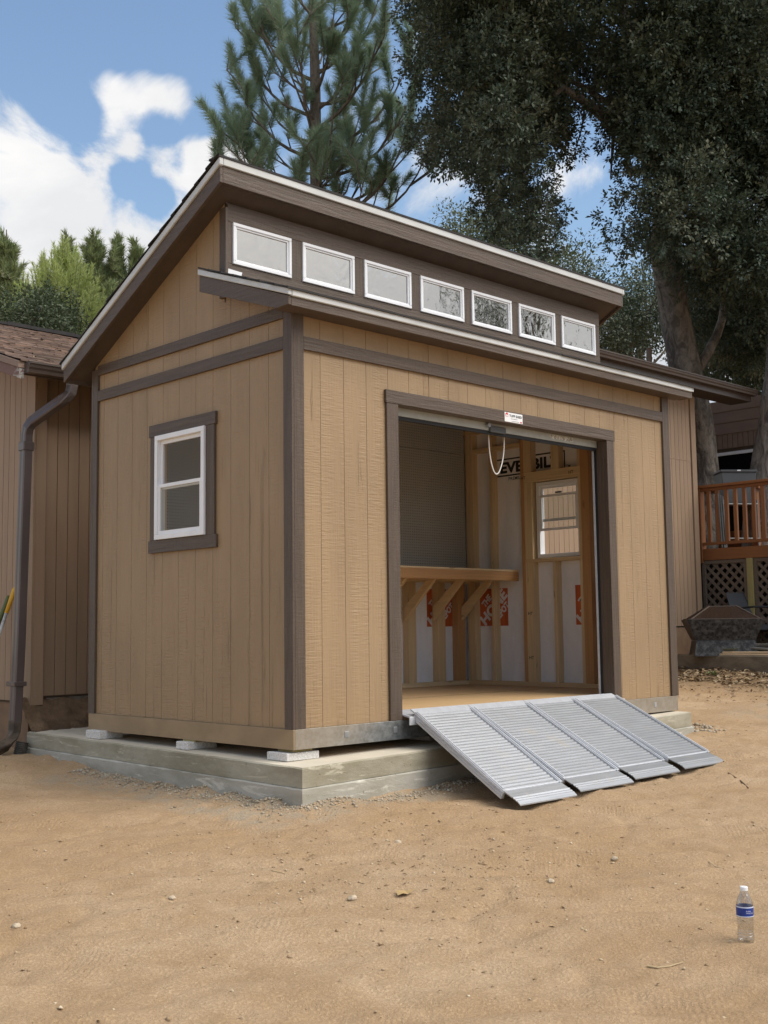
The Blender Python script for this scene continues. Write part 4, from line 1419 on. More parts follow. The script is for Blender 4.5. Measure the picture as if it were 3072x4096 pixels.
# recessed front wall of boards
zb_l, zb_r, xsplit = 0.09, 0.593, 5.0
x = 0.123
while x < 10.28:
    zb = zb_l if x < xsplit else zb_r
    zt = 2.9 if x < xsplit else 4.25
    w = min(SP, 10.30 - x)
    if zb == zb_r:
        mb = MB().box(x + 0.003, x + w - 0.003, YH, YH + 0.014, zb, 2.962).box(x + 0.003, x + w - 0.003, YH, YH + 0.014, 2.978, zt)
    else:
        mb = MB().box(x + 0.003, x + w - 0.003, YH, YH + 0.014, zb, zt)
    Hh('siding_board', mb, 'house')
    x += SP
Hh('wall_sheathing', MB().box(0.02, xsplit, YH + 0.0142, YH + 0.05, 0.07, 2.95).box(xsplit, 10.40, YH + 0.0142, YH + 0.05, 0.57, 4.3), 'house_back')
Hh('belt_trim', MB().box(xsplit, 10.29, YH - 0.004, YH + 0.013, 2.9625, 2.9775), 'house')
# corner boards
Hh('corner_board', MB().box(-0.018, 0.0, YH - 0.052, YH + 0.028, 0.02, 2.85), 'house', 0.002)
Hh('corner_board', MB().box(0.0005, 0.096, YH - 0.052, YH - 0.02, 0.02, 2.85), 'house', 0.002)
Hh('corner_board', MB().box(0.0005, 0.117, YH - 0.0195, YH + 0.012, 0.05, 2.85), 'house_dark', 0.002)
Hh('corner_board', MB().box(10.302, 10.42, YH - 0.016, YH + 0.03, 0.575, 4.2), 'house', 0.002)
# left wall (faces -x)
y = YH + 0.0285
while y < 6.6:
    Hh('siding_board', MB().box(0.0, 0.014, y + 0.003, y + SP - 0.003, 0.048, 2.95), 'house')
    y += SP
Hh('wall_sheathing', MB().box(0.0142, 0.05, YH + 0.051, 9.0, 0.03, 2.95), 'house_back')
Hh('foundation_wall', MB().box(0.02, 0.2, YH + 0.05, 9.0, -0.6, 0.029), 'stucco')
Hh('foundation_wall', MB().box(xsplit, 10.40, YH + 0.015, YH + 0.2, -0.4, 0.569), 'stucco')
Hh('side_wall', MB().box(10.37, 10.42, YH + 0.051, 9.0, 0.5, 4.2), 'house')
# left roof section
ZE, YEv = 2.765, 2.93
def z_hr(y): return ZE + 0.335 * (y - YEv)
RX0 = -0.36
YR = 7.6
Hh('roof', MB().prism([(YEv, ZE - 0.03), (YEv, ZE), (YR, z_hr(YR)), (YR + 4.5, z_hr(YR) - 1.5), (YR + 4.5, z_hr(YR) - 1.55), (YR, z_hr(YR) - 0.12)], 0, RX0 + 0.04, xsplit + 0.4), 'eave_dark')
def hshingles():
    mb = MB()
    y = YEv - 0.02
    while y < YR - 0.02:
        x = RX0 - random.random() * 0.25
        while x < xsplit:
            w = random.uniform(0.10, 0.26)
            x0 = max(x, RX0 - 0.01)
            if x + w > x0 + 0.01:
                h = random.uniform(0.008, 0.02)
                ya, yb = y + random.uniform(-0.008, 0.008), min(y + 0.17, YR + 0.02)
                mb.add([(x0, ya, z_hr(ya) + 0.002), (x + w - 0.004, ya, z_hr(ya) + 0.002), (x + w - 0.004, ya, z_hr(ya) + h), (x0, ya, z_hr(ya) + h), (x0, yb, z_hr(yb) + 0.004), (x + w - 0.004, yb, z_hr(yb) + 0.004)],
                       [(0, 1, 2, 3), (3, 2, 5, 4)])
            x += w
        y += 0.135
    o = build('roof_shingles', mb, M['shingle'], house)
    o['kind'] = 'stuff'
hshingles()
x = RX0
while x < xsplit:
    Hh('ridge_cap', MB().box(x, x + 0.30, YR - 0.10, YR + 0.10, z_hr(YR) - 0.005, z_hr(YR) + 0.035 + random.uniform(-.008, .008)), 'asphalt_shingle')
    x += 0.302
Hh('rake_board', MB().prism([(YEv + 0.01, ZE - 0.145), (YR, z_hr(YR) - 0.148), (YR, z_hr(YR) - 0.06), (YEv + 0.01, ZE - 0.06)], 0, RX0 - 0.005, RX0 + 0.035), 'rake', 0.002)
Hh('rake_board', MB().prism([(YEv + 0.005, ZE - 0.058), (YR, z_hr(YR) - 0.058), (YR, z_hr(YR) - 0.004), (YEv + 0.005, ZE - 0.004)], 0, RX0 - 0.02, RX0 + 0.034), simple_key if False else 'rake_cap' if 'rake_cap' in M else 'house_dark', 0.002)


def gutter(x0, x1, yo, zt, parent, name='gutter'):
    """K-style trough: profile in (y, z)"""
    pr = [(yo + 0.11, zt - 0.005), (yo + 0.11, zt - 0.085), (yo + 0.028, zt - 0.085), (yo + 0.022, zt - 0.060), (yo + 0.010, zt - 0.045), (yo + 0.004, zt - 0.020), (yo - 0.004, zt - 0.016), (yo - 0.004, zt),
          (yo + 0.008, zt), (yo + 0.014, zt - 0.02), (yo + 0.035, zt - 0.075), (yo + 0.10, zt - 0.075), (yo + 0.10, zt - 0.005)]
    g = Hh(name, MB().prism(pr, 0, x0, x1), 'gutter')
    build('end_cap', MB().prism(pr[:8], 0, x0 - 0.003, x0 - 0.0002), M['gutter'], g)
    build('end_cap', MB().prism(pr[:8], 0, x1 + 0.0002, x1 + 0.003), M['gutter'], g)
    return g
gutter(-0.325, 4.7, 2.84, 2.752, house)
Hh('fascia_board', MB().box(RX0 + 0.04, xsplit, YEv + 0.022, YEv + 0.045, ZE - 0.105, ZE - 0.03), 'gutter')
# right, higher roof section
gutter(5.0, 11.46, 2.92, 4.095, house)
Hh('fascia_board', MB().box(5.0, 11.44, 3.032, 3.055, 3.93, 4.09), 'gutter')
Hh('roof', MB().prism([(3.02, 4.095), (7.6, 4.095 + 0.33 * 4.58), (12, 4.1), (12, 3.95), (7.6, 5.3), (3.06, 3.95)], 0, 5.0, 11.44), 'eave_dark')
Hh('eave_soffit', MB().box(5.0, 11.44, 3.056, YH - 0.02, 3.93, 3.945), 'eave_dark')
vp = Hh('vent_pipe', MB().tube([(10.92, 4.45, 4.3), (10.92, 4.45, 4.93)], 0.045, 14), 'house_dark', smooth=True)

# downspout with its elbows
def oct_path(pts, w, d, mat, name, parent):
    """flat rectangular pipe swept along pts (w across, d deep), slightly ribbed"""
    mb = MB()
    pts = [Vector(p) for p in pts]
    rings = []
    side0 = Vector((0.75, -0.65, 0)).normalized()
    for i, p in enumerate(pts):
        dd = (pts[min(i + 1, len(pts) - 1)] - pts[max(0, i - 1)]).normalized()
        fr = side0 if abs(dd.z) > 0.2 else side0
        a = Vector((1, 0, 0))
        a = (a - dd * a.dot(dd)).normalized()
        b = dd.cross(a).normalized()
        c = 0.22
        prof = [(-1, -1 + c), (-1 + c, -1), (-.2, -1), (-.1, -.9), (.1, -.9), (.2, -1), (1 - c, -1), (1, -1 + c), (1, -.3), (.93, -.2), (.93, .2), (1, .3), (1, 1 - c), (1 - c, 1), (-1 + c, 1), (-1, 1 - c), (-1, .3), (-.93, .2), (-.93, -.2), (-1, -.3)]
        rings.append([p + a * (q[0] * w / 2) + b * (q[1] * d / 2) for q in prof])
    n = len(rings[0])
    mb.v = [tuple(v) for r in rings for v in r]
    mb.f = [(i * n + k, i * n + (k + 1) % n, (i + 1) * n + (k + 1) % n, (i + 1) * n + k) for i in range(len(pts) - 1) for k in range(n)]
    mb.f += [tuple(range(n)), tuple((len(pts) - 1) * n + k for k in range(n))]
    mb.mi = [0] * len(mb.f)
    return build(name, mb, mat, parent)
yd = 3.275
path = [(0.092, 2.93, 2.70), (0.092, 2.93, 2.62), (0.082, 2.938, 2.56), (0.055, 2.955, 2.525), (0.02, 2.98, 2.49), (-0.08, 3.18, 2.37), (-0.105, 3.235, 2.335), (-0.122, 3.26, 2.29), (-0.125, yd, 2.235), (-0.127, yd, 2.10)]
ds = oct_path(path, 0.072, 0.085, M['downspout'], 'downspout', house)
oct_path([(-0.128, yd, 2.15), (-0.160, yd, 0.5), (-0.182, yd, -0.10)], 0.078, 0.09, M['downspout'], 'pipe', ds)
oct_path([(-0.182, yd, -0.08), (-0.19, yd - 0.005, -0.17), (-0.22, yd - 0.02, -0.225), (-0.28, yd - 0.05, -0.27), (-0.42, yd - 0.11, -0.31)], 0.076, 0.088, simple('dusty_elbow', (0.10, 0.075, 0.055), 0.7, 0.1, 0.4, (12, 12, 12)), 'elbow', ds)
build('strap', MB().box(-0.222, -0.115, yd - 0.055, yd + 0.09, 0.185, 0.222), M['downspout'], ds, 0.003)
build('collar', MB().box(-0.175, -0.08, yd - 0.05, yd + 0.05, 2.10, 2.175), M['downspout'], ds, 0.006)

# wing beyond the deck: lap boards, vertical boards, dark window
XW = 14.0
z = 3.955
while z < 4.5:
    Hh('lap_board', MB().prism([(XW, z), (XW + 0.02, z), (XW + 0.02, z + 0.2), (XW + 0.012, z + 0.2)], 1, 2.0, 9.0) if False else MB().add(
        [(XW - 0.022, 1.5, z), (XW - 0.022, 9, z), (XW, 9, z + 0.2), (XW, 1.5, z + 0.2), (XW + 0.03, 1.5, z), (XW + 0.03, 9, z), (XW + 0.03, 9, z + 0.2), (XW + 0.03, 1.5, z + 0.2)],
        [(0, 3, 2, 1), (4, 5, 6, 7), (0, 1, 5, 4), (3, 7, 6, 2), (0, 4, 7, 3), (1, 2, 6, 5)]), 'house_dark')
    z += 0.2015
y = 2.0
while y < 9:
    Hh('siding_board', MB().box(XW, XW + 0.02, y + 0.004, y + 0.1 - 0.004, 1.6, 3.953) if not (3.0 < y < 7.4) else MB().box(XW, XW + 0.02, y + 0.004, y + 0.1 - 0.004, 3.70, 3.953), 'house_dark')
    y += 0.1
Hh('wall_sheathing', MB().box(XW + 0.031, XW + 0.06, 1.5, 9, 1.5, 4.5), 'house_back')
wn_ = Hh('window', frame_x(XW - 0.015, XW + 0.02, 3.0, 7.4, 1.9, 3.632, 0.055), 'white')
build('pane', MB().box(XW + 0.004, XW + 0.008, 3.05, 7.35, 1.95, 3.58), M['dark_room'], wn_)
build('window_head', MB().box(XW - 0.03, XW - 0.016, 2.95, 7.45, 3.575, 3.60), M['white'], wn_)

# ------------------------------------------------------------------ soil bank between slab and house
xs_ = np.arange(-0.10, 4.4, 0.03)
ss = np.linspace(0, 1, 16)
BX, BS = np.meshgrid(xs_, ss, indexing='ij')
BYy = 3.05 + 0.36 * BS
BZz = -0.21 + 0.27 * BS ** 1.3 + 0.05 * vnoise(BX * 9, BS * 5, 21) * BS + 0.06 * vnoise(BX * 22, BS * 11, 22) * (1 - 0.6 * BS)
BYy = BYy + 0.05 * vnoise(BX * 14, BS * 7, 23)
nx, ny = BX.shape
idx = np.arange(nx * ny).reshape(nx, ny)
Fb = np.stack([idx[:-1, :-1], idx[1:, :-1], idx[1:, 1:], idx[:-1, 1:]], -1).reshape(-1, 4)
M['soil'] = simple('dark_soil', (0.15, 0.095, 0.055), 0.95, var=0.3, sc=(9, 9, 9), bsc=(40, 40, 40), bd=0.012)  # bank soil, a darker brown than the open dirt
bank_o = npmesh('soil_bank', np.stack([BX, BYy, BZz], -1).reshape(-1, 3), Fb, M['soil'])
tag(bank_o, kind='structure')

# ------------------------------------------------------------------ deck, lattice, curb and patio on the right
deck = thing('deck', (11.5, 2.2, 0.2), 'raised redwood deck with baluster railing at the right end of the house', 'deck')
XD = 10.6
def Dk(name, mb, mat, bevel=0.002, parent=None): return build(name, mb, M[mat], parent or deck, bevel)
Dk('top_rail', MB().box(XD - 0.07, XD + 0.075, -0.5, 3.66, 2.592, 2.630), 'cedar_y')
Dk('rail', MB().box(XD - 0.022, XD + 0.022, -0.5, 3.43, 2.545, 2.5915), 'cedar_y')
Dk('rail', MB().box(XD - 0.03, XD + 0.03, -0.5, 3.44, 1.755, 1.795), 'cedar_y')
Dk('rim_board', MB().box(XD - 0.03, XD + 0.02, -0.5, 3.43, 1.535, 1.70), 'cedar_y')
for yy in (3.432, 2.22, 0.9, -0.45):
    Dk('post', MB().box(XD - 0.05, XD + 0.07, yy, yy + 0.12, 1.50, 2.5915), 'cedar_z')
y = 3.295
while y > -0.3:
    Dk('baluster', MB().box(XD - 0.021, XD + 0.023, y, y + 0.052, 1.7955, 2.5448), 'cedar_z')
    y -= 0.1425
y = 0
for i in range(16):
    xx = XD + 0.03 + i * 0.145
    Dk('deck_board', MB().box(xx, xx + 0.138, -0.5, 4.6, 1.67, 1.705), 'cedar_y', 0)
Dk('support_post', MB().box(XD - 0.04, XD + 0.05, 2.652, 2.742, 0.15, 1.534), 'treated')
Dk('support_post', MB().box(XD - 0.04, XD + 0.05, 0.6, 0.69, 0.15, 1.534), 'treated')
Dk('underdeck_shade_sheet', MB().box(XD + 0.9, XD + 0.93, -0.5, 5.5, 0.1, 1.66), 'black', 0)  # added black sheet standing in for the shade under the deck
def lattice(y0, y1, z0, z1):
    fr = Dk('lattice_frame', frame_x(XD - 0.02, XD + 0.03, y0, y1, z0, z1, 0.05), 'grey_wood_y', 0.001)
    a, b = (y1 - y0), (z1 - z0)
    sp = 0.145
    for s, xo in ((1, -0.004), (-1, 0.008)):
        k = -b
        while k < a:
            # line y = k + t, z = t (s=1) or mirrored
            t0, t1 = max(0, -k), min(b, a - k)
            if t1 - t0 > 0.06:
                p = Vector((XD + xo, y0 + k + t0, z0 + t0))
                q = Vector((XD + xo, y0 + k + t1, z0 + t1))
                if s < 0:
                    p.y, q.y = y0 + y1 - p.y, y0 + y1 - q.y
                build('slat', MB().beam(p, q, 0.042, 0.009, (1, 0, 0)), M['grey_wood_y'], deck)
            k += sp
lattice(2.75, 3.46, 0.32, 1.53)
lattice(1.2, 2.645, 0.32, 1.53)

curb = build('curb', MB().box(9.0, 9.25, -3.0, 3.38, -0.4, 0.212), M['curb'], None, 0.012)
tag(curb, kind='structure')
patio = build('patio', MB().box(9.251, 14.0, -3.0, 3.38, -0.4, 0.195), simple('patio_dirt', (0.17, 0.12, 0.075), 0.95, var=0.3), None)
tag(patio, kind='structure')

# fire pit: splayed box on a flared base, mesh hood
pc = CAM + ray(2600 + 1010 / 3.515, 2490) * 15.55
pc.z = 0.2
pit = thing('fire_pit', (pc.x, pc.y, 0.2), 'square charcoal steel fire pit with mesh spark hood on the curb', 'fire pit')
na = math.radians(216.5)
pf = Vector((math.cos(na), math.sin(na), 0))
ps = Vector((-pf.y, pf.x, 0))
if ps.dot(CR) < 0: ps = -ps
def pq(a, b, z): return pc + ps * a + pf * b + Vector((0, 0, z - 0.2))
def frust(w0, z0, w1, z1, th=0.008, cap=False):
    mb = MB()
    o = [(-1, 1), (1, 1), (1, -1), (-1, -1)]
    vs = [pq(a * w0, b * w0, z0) for a, b in o] + [pq(a * w1, b * w1, z1) for a, b in o] + [pq(a * (w1 - th), b * (w1 - th), z1) for a, b in o] + [pq(a * (w0 - th), b * (w0 - th), z0) for a, b in o]
    fs = []
    for r in range(3):
        for i in range(4):
            k = (i + 1) % 4
            fs.append((r * 4 + i, r * 4 + k, r * 4 + 4 + k, r * 4 + 4 + i))
    fs += [(12 + i, 12 + (i + 1) % 4, (i + 1) % 4, i) for i in range(4)]
    if cap: fs.append((8, 9, 10, 11))
    return mb.add(vs, fs)
def pit_panel_mat():
    m, nt, b = newmat('pierced_pit_steel')
    b.inputs['Metallic'].default_value = 0.3
    b.inputs['Roughness'].default_value = 0.65
    n = mrange(nt, noise(nt, (16, 16, 16), 6, 0.75), 0.40, 0.68)
    nt.links.new(mixc(nt, n, (0.025, 0.026, 0.028), (0.115, 0.115, 0.115)), b.inputs['Base Color'])
    bump(nt, b, noise(nt, (70, 70, 70), 3), 0.003)
    return m
M['pitp'] = pit_panel_mat()
build('bowl', frust(0.37, 0.405, 0.485, 0.672), M['pitp'], pit)
build('base', frust(0.40, 0.2, 0.365, 0.40, cap=True), M['pitp'], pit)
mb = MB()
for (a, b) in ((-1, 1), (1, 1), (1, -1), (-1, -1)):
    mb.beam(pq(a * 0.43, b * 0.43, 0.675), pq(a * 0.17, b * 0.17, 0.845), 0.014, 0.014)
for i in range(4):
    o = [(-1, 1), (1, 1), (1, -1), (-1, -1)]
    a, b = o[i], o[(i + 1) % 4]
    mb.beam(pq(a[0] * 0.45, a[1] * 0.45, 0.678), pq(b[0] * 0.45, b[1] * 0.45, 0.678), 0.02, 0.014)
    mb.beam(pq(a[0] * 0.17, a[1] * 0.17, 0.845), pq(b[0] * 0.17, b[1] * 0.17, 0.845), 0.014, 0.012)
hd = build('hood_frame', mb, simple('rusty_hood', (0.10, 0.075, 0.06), 0.7), pit)
mm = bpy.data.materials.new('spark_mesh')
mm.use_nodes = True
nt = mm.node_tree
nt.nodes.clear()
oo, tr, df, ms = N(nt, 'ShaderNodeOutputMaterial'), N(nt, 'ShaderNodeBsdfTransparent'), N(nt, 'ShaderNodeBsdfDiffuse'), N(nt, 'ShaderNodeMixShader')
df.inputs[0].default_value = (0.05, 0.032, 0.024, 1)
ms.inputs[0].default_value = 0.5
nt.links.new(tr.outputs[0], ms.inputs[1]); nt.links.new(df.outputs[0], ms.inputs[2]); nt.links.new(ms.outputs[0], oo.inputs[0])
build('mesh_screen', frust(0.43, 0.676, 0.17, 0.842, 0.002), mm, hd)
# cut-out diamonds on the bowl front
mb = MB()
for i in range(12):
    for j in range(4):
        if (i + j) % 2: continue
        a = -0.36 + i * 0.065
        zz = 0.44 + j * 0.055
        w = 0.37 + 0.115 * (zz - 0.405) / 0.267 + 0.002
        if abs(a) > w - 0.06: continue
        r = 0.018
        c = pq(a, w, zz)
        tilt = pf * 0.43 * r
        mb.add([c - ps * r, c - Vector((0, 0, r)) - tilt, c + ps * r, c + Vector((0, 0, r)) + tilt], [(0, 1, 2, 3)])
build('cutout', mb, M['black'], pit)

# patio chair behind the pit
ch0 = CAM + ray(2600 + 1320 / 3.515, 2490) * 16.3
chair = thing('patio_chair', (ch0.x, ch0.y, 0.2), 'black sling patio chair behind the fire pit against the lattice', 'chair')
def cq(a, b, z): return ch0 + CR * a + Vector((CF.x, CF.y, 0)).normalized() * b + Vector((0, 0, z - ch0.z))
lean = 0.10
build('backrest', MB().add([cq(-0.17 + lean, 0.10, 0.52), cq(0.33 + lean, 0.10, 0.52), cq(0.10 + lean, 0.32, 1.05), cq(-0.24 + lean, 0.32, 1.05),
                            cq(-0.17 + lean, 0.12, 0.52), cq(0.33 + lean, 0.12, 0.52), cq(0.10 + lean, 0.34, 1.05), cq(-0.24 + lean, 0.34, 1.05)],
                           [(0, 1, 2, 3), (7, 6, 5, 4), (0, 4, 5, 1), (1, 5, 6, 2), (2, 6, 7, 3), (3, 7, 4, 0)]), M['chair_black'], chair)
build('seat', MB().add([cq(0.02, -0.35, 0.53), cq(0.55, -0.35, 0.53), cq(0.5, 0.12, 0.50), cq(-0.02, 0.12, 0.50), cq(0.02, -0.35, 0.60), cq(0.55, -0.35, 0.60), cq(0.5, 0.12, 0.54), cq(-0.02, 0.12, 0.54)],
                       [(3, 2, 1, 0), (4, 5, 6, 7), (0, 1, 5, 4), (1, 2, 6, 5), (2, 3, 7, 6), (3, 0, 4, 7)]), M['chair_black'], chair)
build('arm', MB().tube([cq(0.0, 0.2, 0.83), cq(0.12, -0.1, 0.845), cq(0.45, -0.3, 0.84), cq(0.6, -0.3, 0.8)], 0.014, 8), M['chair_black'], chair)
for a, b in ((0.04, -0.32), (0.52, -0.32), (0.02, 0.1), (0.5, 0.1)):
    build('leg', MB().tube([cq(a, b, 0.53), cq(a + 0.02, b, 0.2)], 0.014, 8), M['chair_black'], chair)

# clutter along the curb
yb = lambda u, x=9.12: CAM.y + ray(u, 2620).y * (x - CAM.x) / ray(u, 2620).x
y0, y1 = yb(2600 + 715 / 3.515), yb(2600 + 1230 / 3.515)
o = build('planter_tray', MB().add([(9.05, y0, 0.285), (9.05, y1, 0.305), (9.22, y1, 0.305), (9.22, y0, 0.285), (9.07, y0 - 0.05, 0.228), (9.07, y1 + 0.06, 0.228), (9.20, y1 + 0.06, 0.228), (9.20, y0 - 0.05, 0.228)],
                                   [(0, 1, 2, 3), (7, 6, 5, 4), (0, 4, 5, 1), (1, 5, 6, 2), (2, 6, 7, 3), (3, 7, 4, 0)]), M['olive'], None, 0.006)
tag(o, 'olive green shallow tray lying on the curb in front of the fire pit', 'tray')
for i, (u0, u1, xx, zz, r, lab) in enumerate(((2600 + 610 / 3.515, 3150, 9.02, 0.222, 0.011, 'thin pale pole with a taped tip lying nearest the dirt on the curb'),
                                        (2600 + 960 / 3.515, 3150, 9.05, 0.245, 0.013, 'pale wooden pole lying behind the taped pole on the curb'))):
    o = build('wooden_pole', MB().tube([(xx, yb(u0, xx), zz), (xx + 0.02, yb(u1, xx), zz + 0.005 * i)], r, 10), M['pale_wood'], None)
    tag(o, lab, 'pole', 'poles on the curb')
o = build('lumber_board', MB().box(9.075, 9.17, yb(3150), yb(2600 + 1310 / 3.515), 0.214, 0.224).box(9.07, 9.165, yb(3150), yb(2600 + 1330 / 3.515), 0.226, 0.236), M['pale_wood'], None)
tag(o, 'pair of pale thin boards stacked on the curb at the right', 'board')
pts, rad = [], []
ya, yz = yb(2600 + 1305 / 3.515, 9.4), yb(3150, 9.4)
for k in range(60):
    t = k / 59
    pts.append((9.40, ya + (yz - ya) * t, 0.325 - 0.02 * math.sin(t * 4)))
    rad.append(0.048 + 0.005 * (k % 2))
o = build('corrugated_hose', MB().tube(pts, rad, 12), M['corrugated'], None)
tag(o, 'fat black corrugated hose lying behind the boards on the curb', 'hose')
o = build('pipe_bundle', MB().tube([(9.3, yb(2600 + 890 / 3.515, 9.3), 0.355), (9.3, yb(2600 + 1200 / 3.515, 9.3), 0.335), (9.28, yb(2600 + 1400 / 3.515, 9.28), 0.30), (9.24, yb(3150, 9.24), 0.27)], 0.018, 10), M['grey_metal'], None)
tag(o, 'bent grey metal pipe lying on the curb beside the hose', 'pipe')

# grill cart on the deck
gc = CAM + ray(2958, 1950) * 17.4
cart = thing('storage_cart', (gc.x, gc.y, 1.705), 'dark grey lidded bin on a tube frame standing on the deck', 'bin')
nb = Vector((-CF.x, -CF.y, 0)).normalized()
def gq(a, b, z): return Vector((gc.x, gc.y, 0)) + CR * a - nb * b + Vector((0, 0, z))
def gbox(a0, a1, b0, b1, z0, z1, tap=0):
    return MB().add([gq(a0 + tap, b0, z0), gq(a1 - tap, b0, z0), gq(a1 - tap, b1, z0), gq(a0 + tap, b1, z0), gq(a0, b0, z1), gq(a1, b0, z1), gq(a1, b1, z1), gq(a0, b1, z1)],
                    [(3, 2, 1, 0), (4, 5, 6, 7), (0, 1, 5, 4), (1, 2, 6, 5), (2, 3, 7, 6), (3, 0, 4, 7)])
zt = (CAM + ray(2958, 1878) * 17.4).z
build('bin_body', gbox(-0.255, 0.255, 0, 0.4, zt - 0.50, zt - 0.035, 0.012), M['grey_plastic'], cart, 0.006)
build('lid', gbox(-0.275, 0.27, -0.02, 0.42, zt - 0.034, zt), M['grey_plastic'], cart, 0.006)
build('latch', gbox(-0.03, 0.02, -0.03, -0.021, zt - 0.022, zt - 0.004), M['white'], cart)
for a in (-0.25, 0.25):
    for b in (0.0, 0.4):
        build('leg', MB().tube([gq(a, b, zt - 0.45), gq(a, b, 1.71)], 0.014, 8), M['grey_metal'], cart)
build('rung', MB().tube([gq(-0.25, -0.015, zt - 0.515), gq(0.25, -0.015, zt - 0.515)], 0.016, 8).tube([gq(-0.25, -0.015, 1.86), gq(0.25, -0.015, 1.86)], 0.014, 8), M['grey_metal'], cart)
fc = CAM + ray(2885, 2070) * 17.0
fold = thing('folding_chair', (fc.x, fc.y, 1.705), 'folded grey metal chair leaning behind the deck balusters', 'chair')
for k in range(3):
    build('leg', MB().tube([fc + CR * (-0.03 + 0.03 * k) + Vector((0, 0, 0.35 - 0.02 * k)), Vector((fc.x, fc.y, 1.71)) + CR * (0.0 + 0.03 * k)], 0.012, 8), M['grey_metal'], fold)
build('seat', MB().beam(fc + CR * -0.02 + nb * -0.04 + Vector((0, 0, 0.2)), Vector((fc.x, fc.y, 1.75)) + CR * 0.02 + nb * -0.04, 0.09, 0.02, nb), M['chair_black'], fold)
bxs = CAM + ray(2975, 2110) * 18.2
o = build('wooden_crate', MB().box(bxs.x, bxs.x + 0.5, bxs.y - 0.55, bxs.y + 0.45, 1.706, 2.05), M['cedar_z'], None, 0.004)
tag(o, 'dark redwood crate at the back of the deck behind the balusters', 'crate')
o = build('redwood_plank', MB().box(11.3, 11.42, 2.9, 4.2, 2.60, 2.645), M['cedar_y'], None, 0.003)
# ends resting on the far rail posts
tagp = build('far_railing', MB().box(11.32, 11.40, 2.95, 3.05, 1.706, 2.599).box(11.32, 11.40, 4.05, 4.15, 1.706, 2.599), M['cedar_z'], o)
tag(o, 'short redwood rail with two posts on the deck under the oak', 'railing')

# ------------------------------------------------------------------ tools leaning at the left house wall, drain pipe
def tool(name, top, foot, grip, shaft, gl, label, head):
    t = thing(name, foot, label, 'garden tool', 'garden tools leaning on the house wall')
    top, foot = Vector(top), Vector(foot)
    g = top.lerp(foot, gl)
    d = (foot - top).normalized()
    build('grip', MB().tube([top - d * 0.0, top + d * 0.008, top + d * 0.02, g], [0.010, 0.017, 0.020, 0.0175], 12), M[grip], t, smooth=True)
    build('shaft', MB().tube([g, foot], 0.0145, 10), M[shaft], t, smooth=True)
    hb = MB().add([foot + Vector((-0.1, 0.0, -0.02)), foot + Vector((0.1, 0, -0.02)), foot + Vector((0.08, -0.05, -0.25)), foot + Vector((-0.08, -0.05, -0.25)), foot + Vector((-0.1, 0.012, -0.02)), foot + Vector((0.1, 0.012, -0.02)), foot + Vector((0.08, -0.038, -0.25)), foot + Vector((-0.08, -0.038, -0.25))],
                  [(0, 1, 2, 3), (7, 6, 5, 4), (0, 4, 5, 1), (1, 5, 6, 2), (2, 6, 7, 3), (3, 7, 4, 0)])
    build('blade', hb, M['galv'], t)
tool('shovel', (-0.032, 3.617, 0.99), (-0.52, 3.40, -0.12), 'yellow_grip', 'shaft', 0.195, 'shovel with yellow grip and worn white shaft leaning on the house wall', 0)
tool('rake', (-0.035, 3.72, 0.925), (-0.46, 3.68, -0.12), 'green_grip', 'blue_shaft', 0.28, 'tool with green grip and blue-grey shaft behind the yellow-gripped shovel', 1)
pts, rad = [], []
for k in range(24):
    t = k / 23
    pts.append((-0.215 + 0.035 * t, 3.16 - 0.01 * t, -0.42 + 0.17 * t))
    rad.append(0.046 + 0.006 * (k % 2))
o = build('drain_pipe', MB().tube(pts, rad, 14, caps=False), M['corrugated'], None, smooth=False)
tag(o, 'short black corrugated drain pipe sticking out of the dirt under the downspout', 'pipe')

# ------------------------------------------------------------------ water bottle
bx_, by_ = -0.48, -3.2747
bz = float(gfull(bx_, by_)) - 0.002
bot = thing('water_bottle', (bx_, by_, bz), 'clear plastic water bottle with white cap and blue label on the dirt', 'bottle')
prof = [(0.0, 0.004), (0.012, 0.003), (0.020, 0.0), (0.027, 0.0015), (0.0305, 0.006), (0.0318, 0.014)]
z = 0.016
for k in range(8):
    w = 0.0320 - 0.0022 * math.sin(math.pi * (k + 0.5) / 8)
    prof += [(w, z), (w - 0.0016, z + 0.0045), (w, z + 0.009)]
    z += 0.0098
prof += [(0.0318, 0.096), (0.0318, 0.136), (0.0312, 0.141), (0.029, 0.150), (0.024, 0.165), (0.018, 0.178), (0.0145, 0.185), (0.0135, 0.188), (0.0135, 0.200), (0.0, 0.200)]
def plastic():
    m = bpy.data.materials.new('clear_plastic')
    m.use_nodes = True
    nt = m.node_tree
    nt.nodes.clear()
    o = N(nt, 'ShaderNodeOutputMaterial')
    t = N(nt, 'ShaderNodeBsdfTransparent')
    t.inputs[0].default_value = (0.86, 0.87, 0.88, 1)
    g = N(nt, 'ShaderNodeBsdfGlossy')
    g.inputs['Roughness'].default_value = 0.06
    lw = N(nt, 'ShaderNodeLayerWeight')
    lw.inputs[0].default_value = 0.32
    f = mrange(nt, lw.outputs['Facing'], 0, 1, 0.07, 0.75, False)
    ms = N(nt, 'ShaderNodeMixShader')
    nt.links.new(f, ms.inputs[0]); nt.links.new(t.outputs[0], ms.inputs[1]); nt.links.new(g.outputs[0], ms.inputs[2]); nt.links.new(ms.outputs[0], o.inputs[0])
    return m
build('bottle_body', MB().lathe(prof, (bx_, by_, bz), 32), plastic(), bot, smooth=True)
build('bottle_cap', MB().lathe([(0.0, 0.2055), (0.0135, 0.2055), (0.0148, 0.203), (0.0150, 0.1915), (0.0142, 0.1905), (0.0, 0.1905)], (bx_, by_, bz), 28), M['white'], bot)
M['label_blue'] = simple('blue_label', (0.016, 0.045, 0.24), 0.35, var=0.35, sc=(25, 25, 40))
